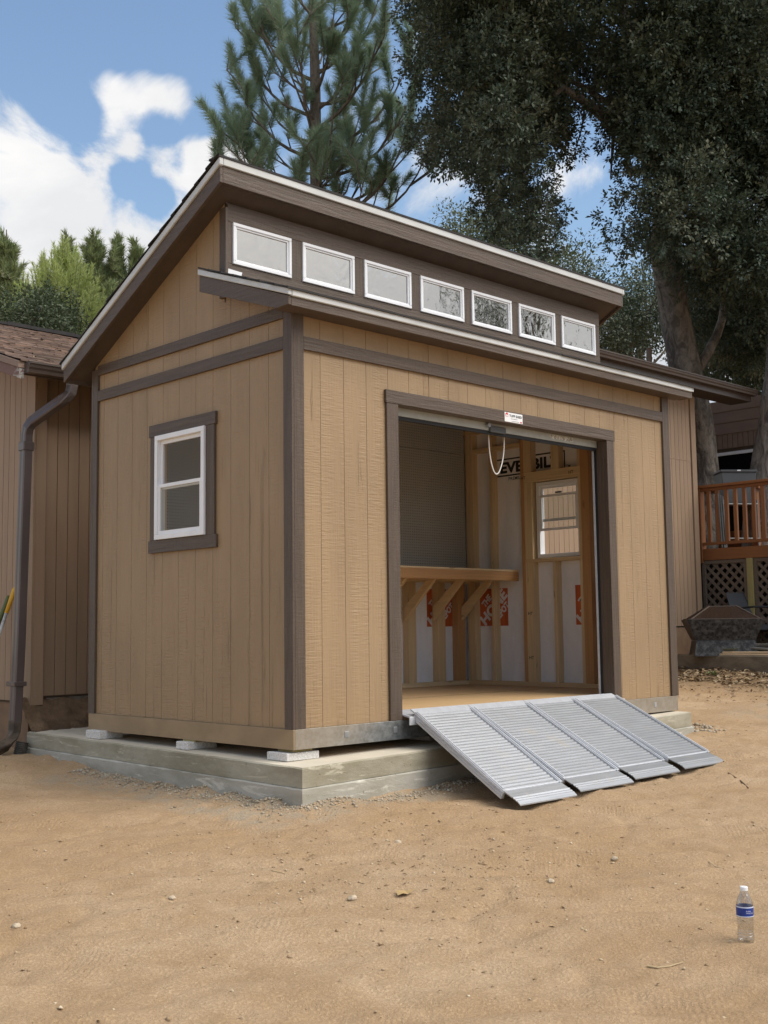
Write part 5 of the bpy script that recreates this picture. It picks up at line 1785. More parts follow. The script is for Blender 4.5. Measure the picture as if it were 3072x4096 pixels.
build('bottle_label', MB().lathe([(0.0322, 0.0975), (0.0324, 0.0978), (0.0324, 0.1352), (0.0322, 0.1355)], (bx_, by_, bz), 36), M['label_blue'], bot)
build('label_band', MB().lathe([(0.0326, 0.1305), (0.0326, 0.1352)], (bx_, by_, bz), 36).lathe([(0.0326, 0.0978), (0.0326, 0.1005)], (bx_, by_, bz), 36), simple('label_pale', (0.55, 0.62, 0.78), 0.4), bot)
vdir = Vector((CAM.x - bx_, CAM.y - by_, 0)).normalized()
vr = Vector((-vdir.y, vdir.x, 0))
def wraptext(s, z0, h, w, a0):
    t = text_mesh('lettering', s, (0, 0, 0), (1, 0, 0), (0, 1, 0), h, w, M['sign_white'], bot, 0.0)
    n = len(t.data.vertices)
    co = np.empty(n * 3)
    t.data.vertices.foreach_get('co', co)
    co = co.reshape(-1, 3)
    R_ = 0.0328
    a = co[:, 0] / R_ + a0
    P = np.stack([bx_ + R_ * (np.cos(a) * vdir.x + np.sin(a) * vr.x), by_ + R_ * (np.cos(a) * vdir.y + np.sin(a) * vr.y), bz + z0 + co[:, 1]], -1)
    t.data.vertices.foreach_set('co', P.astype(np.float32).ravel())
    t.data.update()
wraptext('Purified', 0.117, 0.005, 0.018, 0.15)
wraptext('Drinking Water', 0.109, 0.0055, 0.030, 0.15)

# ------------------------------------------------------------------ vegetation
def leaf_cloud(centres, axes, size, n_per, spread, rng, aspect=0.5, flat=0.35, droop=0.25):
    """leaf quads (two folded triangles as one quad) around twig tips; centres (k,3), axes (k,3) outward"""
    k = len(centres)
    N_ = k * n_per
    c = np.repeat(centres, n_per, 0)
    ax = np.repeat(axes, n_per, 0)
    d = rng.normal(size=(N_, 3))
    d /= np.linalg.norm(d, axis=1, keepdims=True)
    d = d * 0.85 + ax * 0.75
    d[:, 2] -= droop * rng.random(N_)
    d /= np.linalg.norm(d, axis=1, keepdims=True)
    base = c + d * (rng.random((N_, 1)) * spread) + ax * (rng.random((N_, 1)) - 0.5) * spread
    up = rng.normal(size=(N_, 3)) * flat + np.array([0, 0, 1.0]) + ax * 0.5
    sd_ = np.cross(d, up)
    sd_ /= np.linalg.norm(sd_, axis=1, keepdims=True) + 1e-9
    s = size * (0.65 + 0.7 * rng.random((N_, 1)))
    tip = base + d * s
    mid = base + d * s * 0.45
    nrm_ = np.cross(sd_, d)
    a = mid + sd_ * s * aspect / 2 + nrm_ * s * 0.06
    b = mid - sd_ * s * aspect / 2 + nrm_ * s * 0.06
    V = np.stack([base, a, tip, b], 1).reshape(-1, 3)
    Fq = np.arange(N_ * 4).reshape(-1, 4)
    return V, Fq


def lobes_to_leaves(lobes, size, twigs_per_m2, n_per, spread, seed, aspect=0.5, fill=0.35, squash=0.85):
    rng = np.random.default_rng(seed)
    Cs, As = [], []
    for c, r in lobes:
        nt_ = max(8, int(twigs_per_m2 * 4 * math.pi * r * r))
        d = rng.normal(size=(nt_, 3))
        d /= np.linalg.norm(d, axis=1, keepdims=True)
        lump = 1 + 0.28 * np.sin(d[:, 0] * 5 + c[0] * 7) * np.sin(d[:, 1] * 6 + c[1] * 5) + 0.22 * np.sin(d[:, 2] * 7 + c[2] * 3)
        rad = r * lump * (1 - fill * rng.random(nt_) ** 2)
        p = np.array(c) + d * rad[:, None] * np.array([1, 1, squash])
        Cs.append(p)
        As.append(d)
    return leaf_cloud(np.concatenate(Cs), np.concatenate(As), size, n_per, spread, rng, aspect)


def limb_mesh(mb, p, q, r0, r1, bend=0.1, n=6, rng=random):
    p, q = Vector(p), Vector(q)
    l = (q - p).length
    off = Vector((rng.uniform(-1, 1), rng.uniform(-1, 1), rng.uniform(-0.3, 1))) * bend * l
    pts = [p.lerp(q, i / (n - 1)) + off * math.sin(math.pi * i / (n - 1)) for i in range(n)]
    mb.tube(pts, [r0 + (r1 - r0) * i / (n - 1) for i in range(n)], 8)
    return pts


def in_poly(x, y, poly):
    c = False
    j = len(poly) - 1
    for i in range(len(poly)):
        if (poly[i][1] > y) != (poly[j][1] > y) and x < (poly[j][0] - poly[i][0]) * (y - poly[i][1]) / (poly[j][1] - poly[i][1]) + poly[i][0]:
            c = not c
        j = i
    return c


K = 3072 / 1659.0


def fill_lobes(poly, dmin, dmax, r0, r1, n, seed, holes=(), margin=0.5):
    """lobes of foliage spread through the volume a crown takes up (outline in photo units of 1659 wide)"""
    rng = random.Random(seed)
    xs_ = [p[0] for p in poly]
    ys_ = [p[1] for p in poly]
    outl = []
    tries = 0
    while len(outl) < n and tries < n * 60:
        tries += 1
        u, v = rng.uniform(min(xs_), max(xs_)), rng.uniform(min(ys_), max(ys_))
        if not in_poly(u, v, poly): continue
        d = rng.uniform(dmin, dmax)
        r = rng.uniform(r0, r1)
        rp = r * FPX / d / K
        ok = all(in_poly(u + rp * margin * math.cos(a), v + rp * margin * math.sin(a), poly) for a in (0, 1.57, 3.14, 4.71))
        if not ok and rng.random() < 0.85: continue
        if any((u - h[0]) ** 2 + ((v - h[1]) * h[3]) ** 2 < (h[2] + rp * 0.85) ** 2 for h in holes): continue
        outl.append((tuple(CAM + ray(u * K, v * K) * d), r))
    return outl


# big live oak at the right
oak = thing('live_oak', tuple(at(2812, 2150, 19.3)), 'huge dark live oak with thick grey trunk rising behind the right end of the house', 'tree')
tr_pts = [(2812, 2700), (2812, 2150), (2811, 1930), (2795, 1700), (2740, 1476), (2706, 1300), (2680, 1150), (2664, 1000), (2670, 800), (2700, 560)]
tr_rad = [0.33, 0.29, 0.265, 0.255, 0.25, 0.255, 0.24, 0.24, 0.22, 0.18]
pts = [at(u, v, 19.3) for u, v in tr_pts]
# resample and roughen
def trunk(name, pts, rad, parent, mat, n=26, sub=7, rough=0.05):
    P, Rr = [], []
    for i in range(len(pts) - 1):
        for k in range(sub):
            t = k / sub
            P.append(pts[i].lerp(pts[i + 1], t))
            Rr.append(rad[i] + (rad[i + 1] - rad[i]) * t)
    P.append(pts[-1]); Rr.append(rad[-1])
    # smooth centre line
    for _ in range(4):
        P = [P[0]] + [(P[i - 1] + P[i] * 2 + P[i + 1]) / 4 for i in range(1, len(P) - 1)] + [P[-1]]
    mb = MB().tube(P, Rr, n)
    vv = np.array(mb.v)
    ang = np.tile(np.arange(n), len(P))
    row = np.repeat(np.arange(len(P)), n)
    cx = np.array([tuple(p) for p in P])[row]
    w = 1 + rough * 2.2 * (vnoise(ang * 0.55, row * 0.22, 41) + 0.6 * vnoise(ang * 1.3, row * 0.5, 42))
    w[ang == n - 1] = w[ang == n - 1]
    mb.v = [tuple(v) for v in cx + (vv - cx) * w[:, None]]
    return build(name, mb, mat, parent, smooth=True)
trunk('trunk', pts, tr_rad, oak, M['oak_bark'])
mbl = MB()
rr = random.Random(5)
fork = at(2664, 1000, 19.3)
for (u, v, d, r) in ((2250, 350, 18.0, 0.15), (2050, 250, 18.5, 0.07), (2450, -200, 19, 0.16), (2950, 200, 18.5, 0.15), (3150, 650, 19, 0.11), (2700, -300, 20.5, 0.15), (3250, -100, 19, 0.12), (2900, 1050, 18.2, 0.08)):
    q = at(u, v, d)
    pp = limb_mesh(mbl, fork.lerp(at(2700, 560, 19.3), rr.random()), q, r, r * 0.35, 0.12, 7, rr)
    for _ in range(4):
        b = pp[rr.randrange(3, 7)]
        limb_mesh(mbl, b, b + Vector((rr.uniform(-1.2, 1.2), rr.uniform(-1.2, 1.2), rr.uniform(-0.9, 0.8))), r * 0.3, 0.012, 0.15, 5, rr)
limb_mesh(mbl, at(2790, 1480, 19.4), at(2890, 1180, 20.2), 0.09, 0.05, 0.1, 6, rr)
build('limbs', mbl, M['oak_bark'], oak, smooth=True)
poly_a = [(895, -260), (872, -60), (872, 110), (905, 215), (905, 300), (960, 330), (1010, 390), (1035, 455), (1075, 480), (1110, 540), (1190, 545), (1215, 490), (1245, 440), (1250, 350), (1290, 300),
          (1330, 345), (1345, 440), (1300, 520), (1330, 560), (1410, 545), (1440, 520), (1500, 560), (1560, 640), (1640, 720), (1800, 760), (1900, 400), (1900, -260)]
holes = ((1292, 375, 34, 0.7), (1282, 440, 26, 0.7), (1250, 480, 22, 0.7), (1010, 400, 10, 1), (1268, 245, 9, 1))
lob = fill_lobes(poly_a, 16.6, 21.8, 0.36, 0.74, 430, 3, holes, 0.6)
lob += fill_lobes([(1450, 600), (1680, 600), (1720, 880), (1500, 800)], 22, 26, 0.35, 0.65, 60, 17, (), 0.2)
lob += fill_lobes([(1470, 540), (1640, 540), (1720, 800), (1610, 800), (1540, 740)], 20.5, 24, 0.3, 0.6, 45, 13, (), 0.3)
V, Fq = lobes_to_leaves(lob, 0.062, 30, 16, 0.10, 4, 0.55, 0.45)
o = npmesh('crown', V, Fq, M['oak_leaf'], oak)

# second oak trunk at the right edge
oak2 = thing('oak_tree', tuple(at(3100, 2200, 17.8)), 'grey leaning oak trunk at the right edge beside the deck bin', 'tree')
trunk('trunk', [at(3062, 2250, 17.8), at(3070, 1990, 17.8), at(3080, 1870, 17.8), at(3106, 1730, 17.8), at(3122, 1564, 17.8), at(3135, 1400, 17.8), at(3150, 1000, 17.8), at(3170, 600, 17.8)], [0.36, 0.33, 0.29, 0.27, 0.255, 0.25, 0.23, 0.2], oak2, M['oak_bark'])
poly_b = [(1545, 560), (1640, 640), (1720, 620), (1720, 520), (1620, 500)]
lob = fill_lobes(poly_b, 16.5, 18.5, 0.25, 0.5, 14, 9)
V, Fq = lobes_to_leaves(lob, 0.075, 20, 11, 0.13, 14, 0.52, 0.5)
npmesh('crown', V, Fq, M['oak_leaf'], oak2)

# darker foliage low behind the roofs, farther away
def far_oak(name, poly, d0, d1, r0, r1, n, seed, mat, size, dens, nper, label, trunk_uv, holes=(), spread=0.14, squash=0.85):
    t = thing(name, tuple(at(trunk_uv[0], 2300, (d0 + d1) / 2)), label, 'tree')
    mb = MB()
    rg = random.Random(seed)
    dm = (d0 + d1) / 2
    tp = at(trunk_uv[0], trunk_uv[1], dm)
    mb.tube([at(trunk_uv[0], 2300, dm), tp], [0.16, 0.07], 10)
    lob_ = fill_lobes(poly, d0, d1, r0, r1, n, seed, holes)
    for c, r in lob_[::3]:
        if (Vector(c) - at(trunk_uv[0], trunk_uv[1] + 250, dm)).length > 3.2: continue
        limb_mesh(mb, at(trunk_uv[0], trunk_uv[1] + 250, dm), c, 0.05, 0.012, 0.08, 6, rg)
    build('trunk', mb, M['oak_bark'], t)
    V, Fq = lobes_to_leaves(lob_, size, dens, nper, spread, seed, 0.5, 0.5, squash)
    npmesh('crown', V, Fq, mat, t)
    return t
far_oak('oak_tree', [(1260, 530), (1330, 520), (1420, 560), (1440, 700), (1560, 640), (1680, 600), (1750, 800), (1300, 790), (1250, 640)], 25, 30, 0.5, 0.95, 60, 31, M['oak_leaf'], 0.085, 9, 9,
        'dark oak seen low through the gap behind the big trunk and gutter', (2500, 1300), holes=((1330, 590, 12, 1), (1620, 720, 16, 1), (1540, 730, 12, 1), (1420, 760, 10, 1)), spread=0.2)
far_oak('oak_tree', [(985, 520), (1000, 450), (1040, 440), (1090, 460), (1130, 500), (1190, 540), (1260, 540), (1330, 640), (1260, 690), (1100, 600), (990, 560)], 26, 30, 0.42, 0.8, 30, 33, M['oak_leaf_far'], 0.085, 10, 10,
        'paler olive oak showing above the middle of the shed roof', (2050, 1150), spread=0.22)
far_oak('oak_tree', [(925, 470), (960, 445), (1000, 455), (1010, 540), (925, 500)], 27, 29, 0.22, 0.4, 9, 37, M['oak_leaf_far'], 0.075, 8, 8,
        'small thin-leaved oak sprays left of the olive oak above the roof', (1760, 950), spread=0.25)
far_oak('dark_bush', [(-60, 720), (-60, 670), (20, 660), (60, 632), (115, 628), (145, 655), (172, 700), (185, 745), (120, 755)], 17, 19.5, 0.16, 0.34, 90, 41, M['bush_leaf'], 0.055, 22, 10,
        'dark rounded oak bush just over the left house roof', (140, 1350), spread=0.11)


def plume_needles(plumes, seed, width):
    """plumes: (base, tip, radius, n, needle length); each needle one thin triangle"""
    rng = np.random.default_rng(seed)
    out = []
    for b, t, r, n, ln in plumes:
        b, t = np.array(b), np.array(t)
        ax = t - b
        L_ = np.linalg.norm(ax)
        ax = ax / L_
        s = rng.random(n) ** 0.8
        base = b + ax * (s * L_)[:, None]
        rd = rng.normal(size=(n, 3))
        rd -= (rd @ ax)[:, None] * ax
        rd /= np.linalg.norm(rd, axis=1, keepdims=True)
        ang = np.radians(62 - 34 * s + rng.normal(size=n) * 9)
        d = ax * np.cos(ang)[:, None] + rd * np.sin(ang)[:, None]
        d[:, 2] -= 0.10
        ll = ln * (0.7 + 0.5 * rng.random(n))
        tip = base + d * ll[:, None]
        w = np.cross(d, rng.normal(size=(n, 3)))
        w /= np.linalg.norm(w, axis=1, keepdims=True)
        w *= width
        out.append(np.stack([base - w, base + w, tip], 1))
    V = np.concatenate(out).reshape(-1, 3)
    return V, np.arange(len(V)).reshape(-1, 3)


# tall long-needled pine behind the shed
pine = thing('pine_tree', tuple(at(1262, 2300, 23)), 'tall open long-needled pine rising behind the shed roof peak', 'tree')
PD = 23.0
pb, pt = at(1268, 2300, PD), at(1240, -500, PD)
trp = [pb, at(1272, 1500, PD), at(1268, 850, PD), at(1262, 600, PD), at(1262, 300, PD), at(1250, 0, PD), pt]
trunk('trunk', trp, [0.20, 0.16, 0.120, 0.115, 0.10, 0.08, 0.04], pine, M['pine_bark'], 16, 5, 0.03)
rg = random.Random(23)
mb = MB()
plumes = []
def pine_limb(p0, az, length, rise, r0, nshoot, curl=0.9):
    """limb leaving the trunk and sweeping upward, carrying upright foxtail shoots"""
    d = Vector((math.cos(az), math.sin(az), 0))
    pts = []
    for i in range(9):
        t = i / 8
        pts.append(p0 + d * (length * (t - 0.28 * t ** 2.4)) + Vector((rg.uniform(-.03, .03), rg.uniform(-.03, .03), length * (rise * t + curl * t ** 2.3))))
    mb.tube(pts, [r0 * (1 - 0.8 * i / 8) for i in range(9)], 7)
    ax = (pts[-1] - pts[-2]).normalized()
    e = pts[-1] + ax * rg.uniform(0.3, 0.6)
    plumes.append((pts[-2], e, 0, 620, 0.24))
    mb.tube([pts[-1], e], [r0 * 0.2, 0.006], 5)
    for k in range(nshoot):
        i = rg.randrange(2, 9)
        b = pts[i - 1].lerp(pts[i], rg.random())
        up = Vector((rg.uniform(-.55, .55), rg.uniform(-.55, .55), rg.uniform(0.5, 1.1))).normalized()
        l = rg.uniform(0.55, 1.15)
        e1 = b + (up * 0.6 + d * 0.45).normalized() * l * 0.5
        e = e1 + up * l * 0.65
        mb.tube([b, e1, e], [0.018, 0.013, 0.006], 5)
        plumes.append((b.lerp(e1, 0.7), e, 0, rg.randrange(380, 620), rg.uniform(0.19, 0.26)))
        if rg.random() < 0.75:
            e2 = e1 + Vector((rg.uniform(-.5, .5), rg.uniform(-.5, .5), 0.6)).normalized() * l * 0.55
            mb.tube([e1, e2], [0.011, 0.005], 5)
            plumes.append((e1.lerp(e2, 0.2), e2, 0, rg.randrange(300, 480), rg.uniform(0.18, 0.25)))
rgt = math.atan2(CR.y, CR.x)
for (v, azd, ln, rise, ns) in ((980, 180, 2.5, .02, 7), (930, 5, 3.3, .08, 8), (900, 330, 2.9, .0, 7), (880, 205, 2.3, .15, 7), (820, 20, 3.0, .2, 8), (790, 165, 2.5, .28, 8), (760, 280, 2.2, .1, 6), (720, 350, 2.7, .2, 8),
                               (700, 90, 2.2, .2, 6), (640, 190, 2.2, .35, 8), (600, 10, 2.6, .35, 8), (560, 250, 2.0, .2, 6), (520, 330, 2.3, .35, 7), (470, 170, 2.0, .45, 8), (420, 30, 2.2, .4, 7),
                               (380, 280, 1.7, .3, 6), (330, 195, 1.8, .5, 7), (290, 345, 1.9, .45, 7), (240, 80, 1.6, .3, 5), (190, 160, 1.5, .5, 7), (130, 20, 1.7, .5, 7), (80, 230, 1.4, .4, 6), (30, 330, 1.5, .5, 6),
                               (-60, 180, 1.3, .5, 6), (-120, 40, 1.3, .5, 6), (-200, 270, 1.0, .6, 5), (-280, 140, .9, .6, 5), (-350, 0, .8, .6, 5), (1050, 40, 3.2, 0.0, 6), (1080, 140, 2.6, 0.0, 6), (1100, 300, 2.8, 0., 6)):
    p0 = at(1265, v, PD)
    pine_limb(p0, rgt + math.radians(azd + rg.uniform(-12, 12)), ln * 1.0, rise * 0.8, 0.042 if v > 300 else 0.033, ns - 2, 0.55)
    if v > 200: pine_limb(at(1265, v - 25, PD), rgt + math.radians(azd + rg.choice((110, 150, 210, 250)) + rg.uniform(-25, 25)), ln * 0.66, rise, 0.030, max(2, ns - 5), 0.65)
build('limbs', mb, M['pine_bark'], pine)
V, Ft = plume_needles(plumes, 5, 0.0042)
npmesh('crown', V, Ft, M['needle'], pine)

# smaller pines beyond the house ridge, left
def far_pine(cu, cv_top, cv_base, halfw, d, n, seed, mat, label, nn=150, ln=0.2, name='pine_tree', plen=(0.6, 1.1), wid=0.011, up=1.0):
    t = thing(name, tuple(at(cu * K, 2350, d)), label, 'tree')
    mbp = MB()
    rg_ = random.Random(seed)
    top, base = at(cu * K, cv_top * K, d), at(cu * K, 2350, d)
    mbp.tube([base, base.lerp(top, 0.6), top], [0.14, 0.08, 0.015], 9)
    pl = []
    hw = halfw * K / FPX * d
    zt_, zb_ = top.z, at(cu * K, cv_base * K, d).z
    for i in range(n):
        s = rg_.random() ** 0.85
        z_ = zt_ + (zb_ - zt_) * s + rg_.uniform(-0.35, 0.15)
        a = rg_.uniform(0, 2 * math.pi)
        w_ = hw * (0.30 + 0.70 * min(1, s * 2.6)) * rg_.random() ** 0.55
        f_ = (z_ - base.z) / (top.z - base.z)
        c0 = base.lerp(top, max(0, min(1, f_ - 0.05)))
        tip_ = Vector((c0.x + math.cos(a) * w_, c0.y + math.sin(a) * w_, z_))
        dirv = (Vector((math.cos(a) * 0.45, math.sin(a) * 0.45, up))).normalized()
        l = rg_.uniform(*plen)
        b = tip_ - dirv * l
        mbp.tube([c0 - Vector((0, 0, 0.2)), b, tip_], [0.022, 0.012, 0.004], 4)
        pl.append((b, tip_, 0, nn, ln))
    build('trunk', mbp, M['pine_bark'], t)
    V_, F_ = plume_needles(pl, seed, wid)
    npmesh('crown', V_, F_, mat, t)
    return t
far_pine(14, 496, 720, 44, 34, 170, 51, M['needle_far'], 'dark green pine cut by the left edge of the view', 210, 0.26, plen=(0.8, 1.5), wid=0.014)
far_pine(145, 505, 640, 26, 40, 80, 52, M['needle_far'], 'slim dark pine rising behind the light green feathery trees', 200, 0.28, plen=(0.9, 1.6), wid=0.016)
far_pine(203, 500, 690, 40, 38, 150, 53, M['needle_far'], 'broad-topped dark pine between the slim pine and the shed rake', 210, 0.28, plen=(0.9, 1.6), wid=0.015)
far_pine(253, 510, 720, 26, 38, 110, 54, M['needle_far'], 'dark pine left of the one that touches the white-edged shed rake', 200, 0.28, plen=(0.9, 1.6), wid=0.015)
far_pine(295, 512, 740, 30, 38, 120, 55, M['needle_far'], 'dark pine touching the white-edged shed rake, last of the row', 200, 0.28, plen=(0.9, 1.6), wid=0.015)
far_pine(235, 610, 760, 50, 36, 160, 58, M['needle_far'], 'low dark pine mass behind the light green tree beside the shed rake', 200, 0.28, plen=(0.8, 1.5), wid=0.015)
far_pine(95, 548, 740, 30, 25, 170, 56, M['needle_light'], 'bright green feathery conifer behind the dark oak bush', 170, 0.13, plen=(0.6, 1.2), wid=0.006, up=2.2)
far_pine(140, 525, 770, 88, 24, 620, 57, M['needle_light'], 'largest bright yellow-green feathery conifer above the house ridge', 170, 0.13, plen=(0.6, 1.3), wid=0.006, up=2.2)
far_pine(50, 600, 740, 42, 25, 170, 59, M['needle_light'], 'low bright green conifer leftmost of the light feathery trees', 160, 0.13, plen=(0.6, 1.1), wid=0.006, up=2.0)

# tree out of view that the clerestory panes mirror
ref = thing('oak_tree', (19.5, -12.5, -0.5), 'tall oak standing right of the camera, mirrored in the clerestory panes', 'tree')
build('trunk', MB().tube([(19.5, -12.5, -0.5), (19.3, -12.4, 4), (19.6, -12.2, 9)], [0.35, 0.26, 0.12], 12), M['oak_bark'], ref)
lob = []
rgx = random.Random(77)
for i in range(34):
    a, s = rgx.uniform(0, 6.28), rgx.random() ** 0.5
    lob.append(((19.5 + 3.4 * s * math.cos(a), -12.5 + 3.4 * s * math.sin(a), rgx.uniform(6.0, 12.5)), rgx.uniform(0.5, 1.0)))
V, Fq = lobes_to_leaves(lob, 0.13, 6, 8, 0.25, 78, 0.5, 0.5)
npmesh('crown', V, Fq, M['oak_leaf'], ref)

# ------------------------------------------------------------------ small things on the dirt
def stones(name, n, area, smin, smax, mat, seed, flat=0.6, sink=0.35):
    rng = np.random.default_rng(seed)
    base = np.array([(1, 0, 0), (-1, 0, 0), (0, 1, 0), (0, -1, 0), (0, 0, 1), (0, 0, -1), (.7, .7, .3), (-.7, .6, -.2)], float)[:6]
    fc_ = np.array([(0, 2, 4), (2, 1, 4), (1, 3, 4), (3, 0, 4), (2, 0, 5), (1, 2, 5), (3, 1, 5), (0, 3, 5)])
    P = area(rng, n)
    s = smin * (smax / smin) ** (rng.random(n) ** 2.2)
    z = gfull(P[:, 0], P[:, 1])
    V_ = base[None] * s[:, None, None] * (0.6 + 0.8 * rng.random((n, 6, 1))) * np.array([1, 1, flat])
    a = rng.random(n) * 6.28
    ca, sa = np.cos(a)[:, None], np.sin(a)[:, None]
    V2 = np.stack([V_[:, :, 0] * ca - V_[:, :, 1] * sa, V_[:, :, 0] * sa + V_[:, :, 1] * ca, V_[:, :, 2]], -1)
    V2 += rng.normal(size=V2.shape) * s[:, None, None] * 0.16
    V2 += np.stack([P[:, 0], P[:, 1], z + s * flat * (0.55 - sink)], -1)[:, None]
    Fc = (fc_[None] + (np.arange(n) * 6)[:, None, None]).reshape(-1, 3)
    o = npmesh(name, V2.reshape(-1, 3), Fc, mat)
    tag(o, kind='stuff')
    return o
def yard(rng, n):
    d = 3.6 + 9.5 * rng.random(n) ** 0.8
    u = rng.uniform(-1.05, 1.05, n) * 1536 / FPX
    f2 = np.array([CF.x, CF.y]) / np.hypot(CF.x, CF.y)
    r2 = np.array([CR.x, CR.y]) / np.hypot(CR.x, CR.y)
    P = np.array([CAM.x, CAM.y]) + d[:, None] * f2 + (u * d)[:, None] * r2
    bad = (P[:, 0] > -0.2) & (P[:, 1] > -0.3) & (P[:, 0] < 4.4)
    P[bad] = np.array([-0.6, -1.5]) + rng.normal(size=(bad.sum(), 2)) * 0.7
    return P
stones('pebbles', 2600, yard, 0.002, 0.011, M['pebble'], 61)
stones('dirt_clods', 900, yard, 0.0025, 0.012, M['dirt'], 65, 0.7, 0.45)
def along(rng, n):
    k = rng.random(n)
    off = np.abs(rng.normal(size=n)) * 0.085
    side = rng.random(n) < 0.55
    x = np.where(side, -0.165 - off, -0.2 + k * 2.0)
    y = np.where(side, -0.3 + k * 2.5, -0.275 - off * 0.8)
    return np.stack([x, y], -1)
stones('concrete_rubble', 5200, along, 0.0018, 0.0125, M['rubble'], 62, 0.8, 0.2)
def along2(rng, n):
    return np.stack([4.30 + np.abs(rng.normal(size=n)) * 0.15, -0.2 + rng.random(n) * 0.5 - np.abs(rng.normal(size=n)) * 0.1], -1)
stones('concrete_rubble', 350, along2, 0.004, 0.024, M['rubble'], 63, 0.8, 0.2)


def litter(n, seed, cx, cy, sx, sy, size, name='leaf_litter'):
    rng = np.random.default_rng(seed)
    P = np.stack([cx + rng.uniform(-1, 1, n) * sx, cy + rng.uniform(-1, 1, n) * sy], -1)
    z = gfull(P[:, 0], P[:, 1]) + 0.006 + rng.random(n) * 0.02
    a = rng.random(n) * 6.28
    d = np.stack([np.cos(a), np.sin(a), rng.normal(size=n) * 0.25], -1)
    s_ = np.stack([-np.sin(a), np.cos(a), rng.normal(size=n) * 0.35], -1)
    c = np.stack([P[:, 0], P[:, 1], z], -1)
    l = size * (0.5 + rng.random(n))[:, None]
    V_ = np.stack([c - d * l, c + s_ * l * 0.4 + [0, 0, .006], c + d * l, c - s_ * l * 0.4 + [0, 0, .006]], 1).reshape(-1, 3)
    o = npmesh(name, V_, np.arange(4 * n).reshape(-1, 4), M['litter'])
    tag(o, kind='stuff')
litter(2600, 71, 8.55, 1.4, 0.5, 2.2, 0.032)
litter(500, 72, 7.4, 0.6, 0.9, 2.0, 0.022)
rngy = np.random.default_rng(73)
pp_ = yard(rngy, 260)
def litter_pts(P, seed, size, name):
    rng = np.random.default_rng(seed)
    n = len(P)
    z = gfull(P[:, 0], P[:, 1]) + 0.004
    a = rng.random(n) * 6.28
    d = np.stack([np.cos(a), np.sin(a), rng.normal(size=n) * 0.12], -1)
    s_ = np.stack([-np.sin(a), np.cos(a), rng.normal(size=n) * 0.2], -1)
    c = np.stack([P[:, 0], P[:, 1], z], -1)
    l = size * (0.4 + rng.random(n))[:, None]
    V_ = np.stack([c - d * l, c + s_ * l * 0.3 + [0, 0, .004], c + d * l, c - s_ * l * 0.3 + [0, 0, .004]], 1).reshape(-1, 3)
    o = npmesh(name, V_, np.arange(4 * n).reshape(-1, 4), M['litter'])
    tag(o, kind='stuff')
litter_pts(pp_, 74, 0.014, 'leaf_litter')


def hit(u, v):
    d = ray(u, v)
    lo_, hi_ = 1.0, 60.0
    for _ in range(50):
        m = (lo_ + hi_) / 2
        X = CAM + d * m
        if X.z > float(gfull(X.x, X.y)): lo_ = m
        else: hi_ = m
    return CAM + d * lo_
def stick(uvs, r, label, mat='litter_stick'):
    pts_ = [hit(u * K, v * K) + Vector((0, 0, r * 0.8)) for u, v in uvs]
    o = build('twig', MB().tube(pts_, [r] + [r * 0.85] * (len(pts_) - 2) + [r * 0.5], 6), M[mat], None)
    tag(o, label, 'twig', 'dry twigs lying on the dirt')
M['stone'] = simple('tan_stone', (0.44, 0.36, 0.26), 0.85, var=0.2, sc=(60, 60, 60), bsc=(120, 120, 120), bd=0.003)
M['litter_stick'] = simple('dry_stalk', (0.47, 0.36, 0.21), 0.8)
M['dark_stick'] = simple('dark_twig', (0.17, 0.11, 0.065), 0.85)
stick([(566, 1878), (590, 1882), (616, 1888)], 0.0035, 'short pale dry stalk lying alone on the open dirt left of centre')
stick([(1398, 2088), (1420, 2092), (1446, 2089), (1476, 2080)], 0.0035, 'pale bent stalk on the dirt nearest the bottle, low right')
stick([(1520, 1842), (1532, 1862), (1545, 1873), (1565, 1878)], 0.003, 'thin pale forked stalk on the dirt above the bottle')
stick([(1452, 1640), (1490, 1644), (1516, 1657)], 0.006, 'brown twig lying just under the toe of the rightmost ramp section', 'dark_stick')
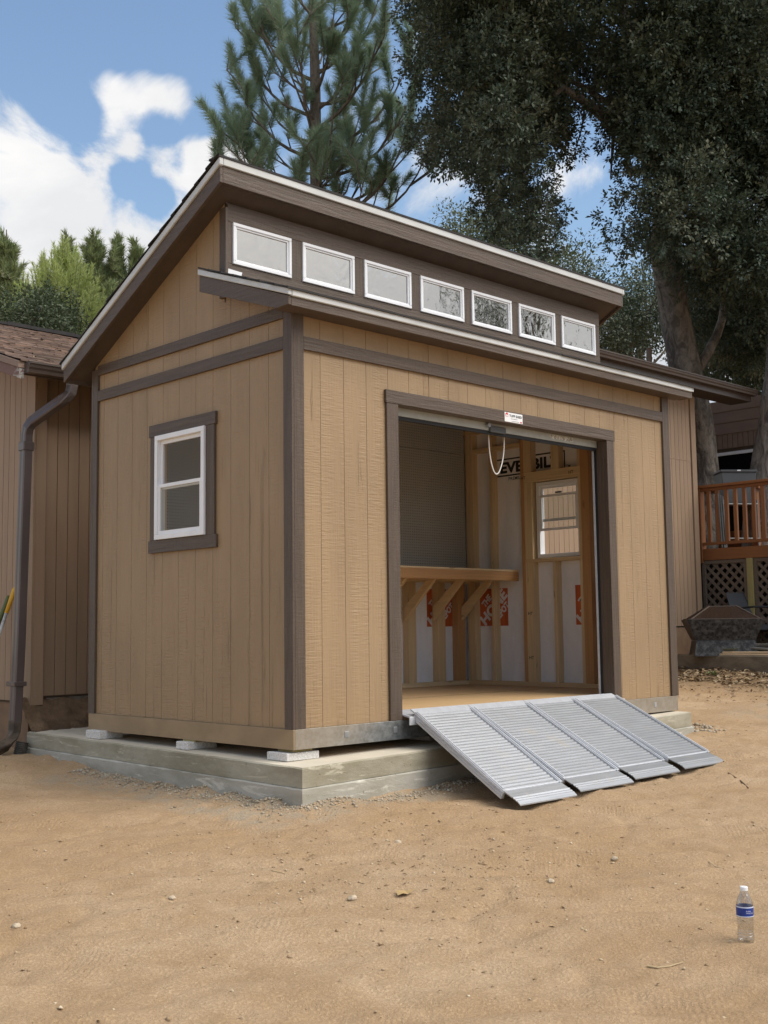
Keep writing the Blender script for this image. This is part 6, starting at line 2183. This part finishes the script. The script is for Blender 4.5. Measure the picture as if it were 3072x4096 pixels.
stick([(1574, 1672), (1602, 1690), (1617, 1704)], 0.007, 'stout brown twig at the right, beyond the ramp toe', 'dark_stick')
lf = hit(868 * K, 1932 * K)
o = build('dry_leaf', MB().add([lf + Vector(v) for v in ((-0.045, -0.02, 0.006), (-0.015, 0.02, 0.018), (0.03, 0.01, 0.01), (0.05, -0.03, 0.02), (0.01, -0.03, 0.004), (-0.02, -0.028, 0.012))],
                              [(0, 1, 5), (1, 2, 4, 5), (2, 3, 4)]), simple('curled_leaf', (0.42, 0.29, 0.13), 0.7), None)
tag(o, 'curled tan dry leaf lying alone in the middle foreground', 'leaf')
for i, (u, v, s, lab) in enumerate(((762, 1944, .022, 'pale rounded stone at the middle of the foreground dirt'), (35, 2004, .02, 'pale stone at the far left of the foreground dirt'), (860, 1822, .02, 'whitish stone midway between slab corner and dry leaf'),
                         (1190, 1906, .018, 'light chipped stone right of the dry leaf'), (372, 1942, .016, 'small tan stone left of the pale rounded stone'), (1328, 1857, .017, 'pointed pale stone below the ramp sections'))):
    p = hit(u * K, v * K)
    bm = bmesh.new()
    bmesh.ops.create_icosphere(bm, subdivisions=2, radius=s)
    rs = random.Random(i)
    for vv in bm.verts:
        vv.co = Vector((vv.co.x * rs.uniform(.8, 1.15), vv.co.y * rs.uniform(.8, 1.15), vv.co.z * 0.7 * rs.uniform(.85, 1.1))) + p + Vector((0, 0, s * 0.3))
    me = bpy.data.meshes.new('stone')
    bm.to_mesh(me); bm.free()
    me.materials.append(M['stone'])
    o = link('stone', me)
    tag(o, lab, 'stone', 'loose stones on the dirt')
# weed tuft by the curb
wc = hit(2846, 2702)
rgw = np.random.default_rng(5)
V, Fq = leaf_cloud(np.array([tuple(wc + Vector((rgw.normal() * .035, rgw.normal() * .035, .015)))for _ in range(9)]), np.tile([[0, 0, 1.0]], (9, 1)), 0.028, 8, 0.03, rgw)
o = npmesh('weeds', V, Fq, island_mat('weed_leaf', [(0.06, 0.10, 0.025), (0.15, 0.22, 0.06)], 0.6))
tag(o, kind='stuff')
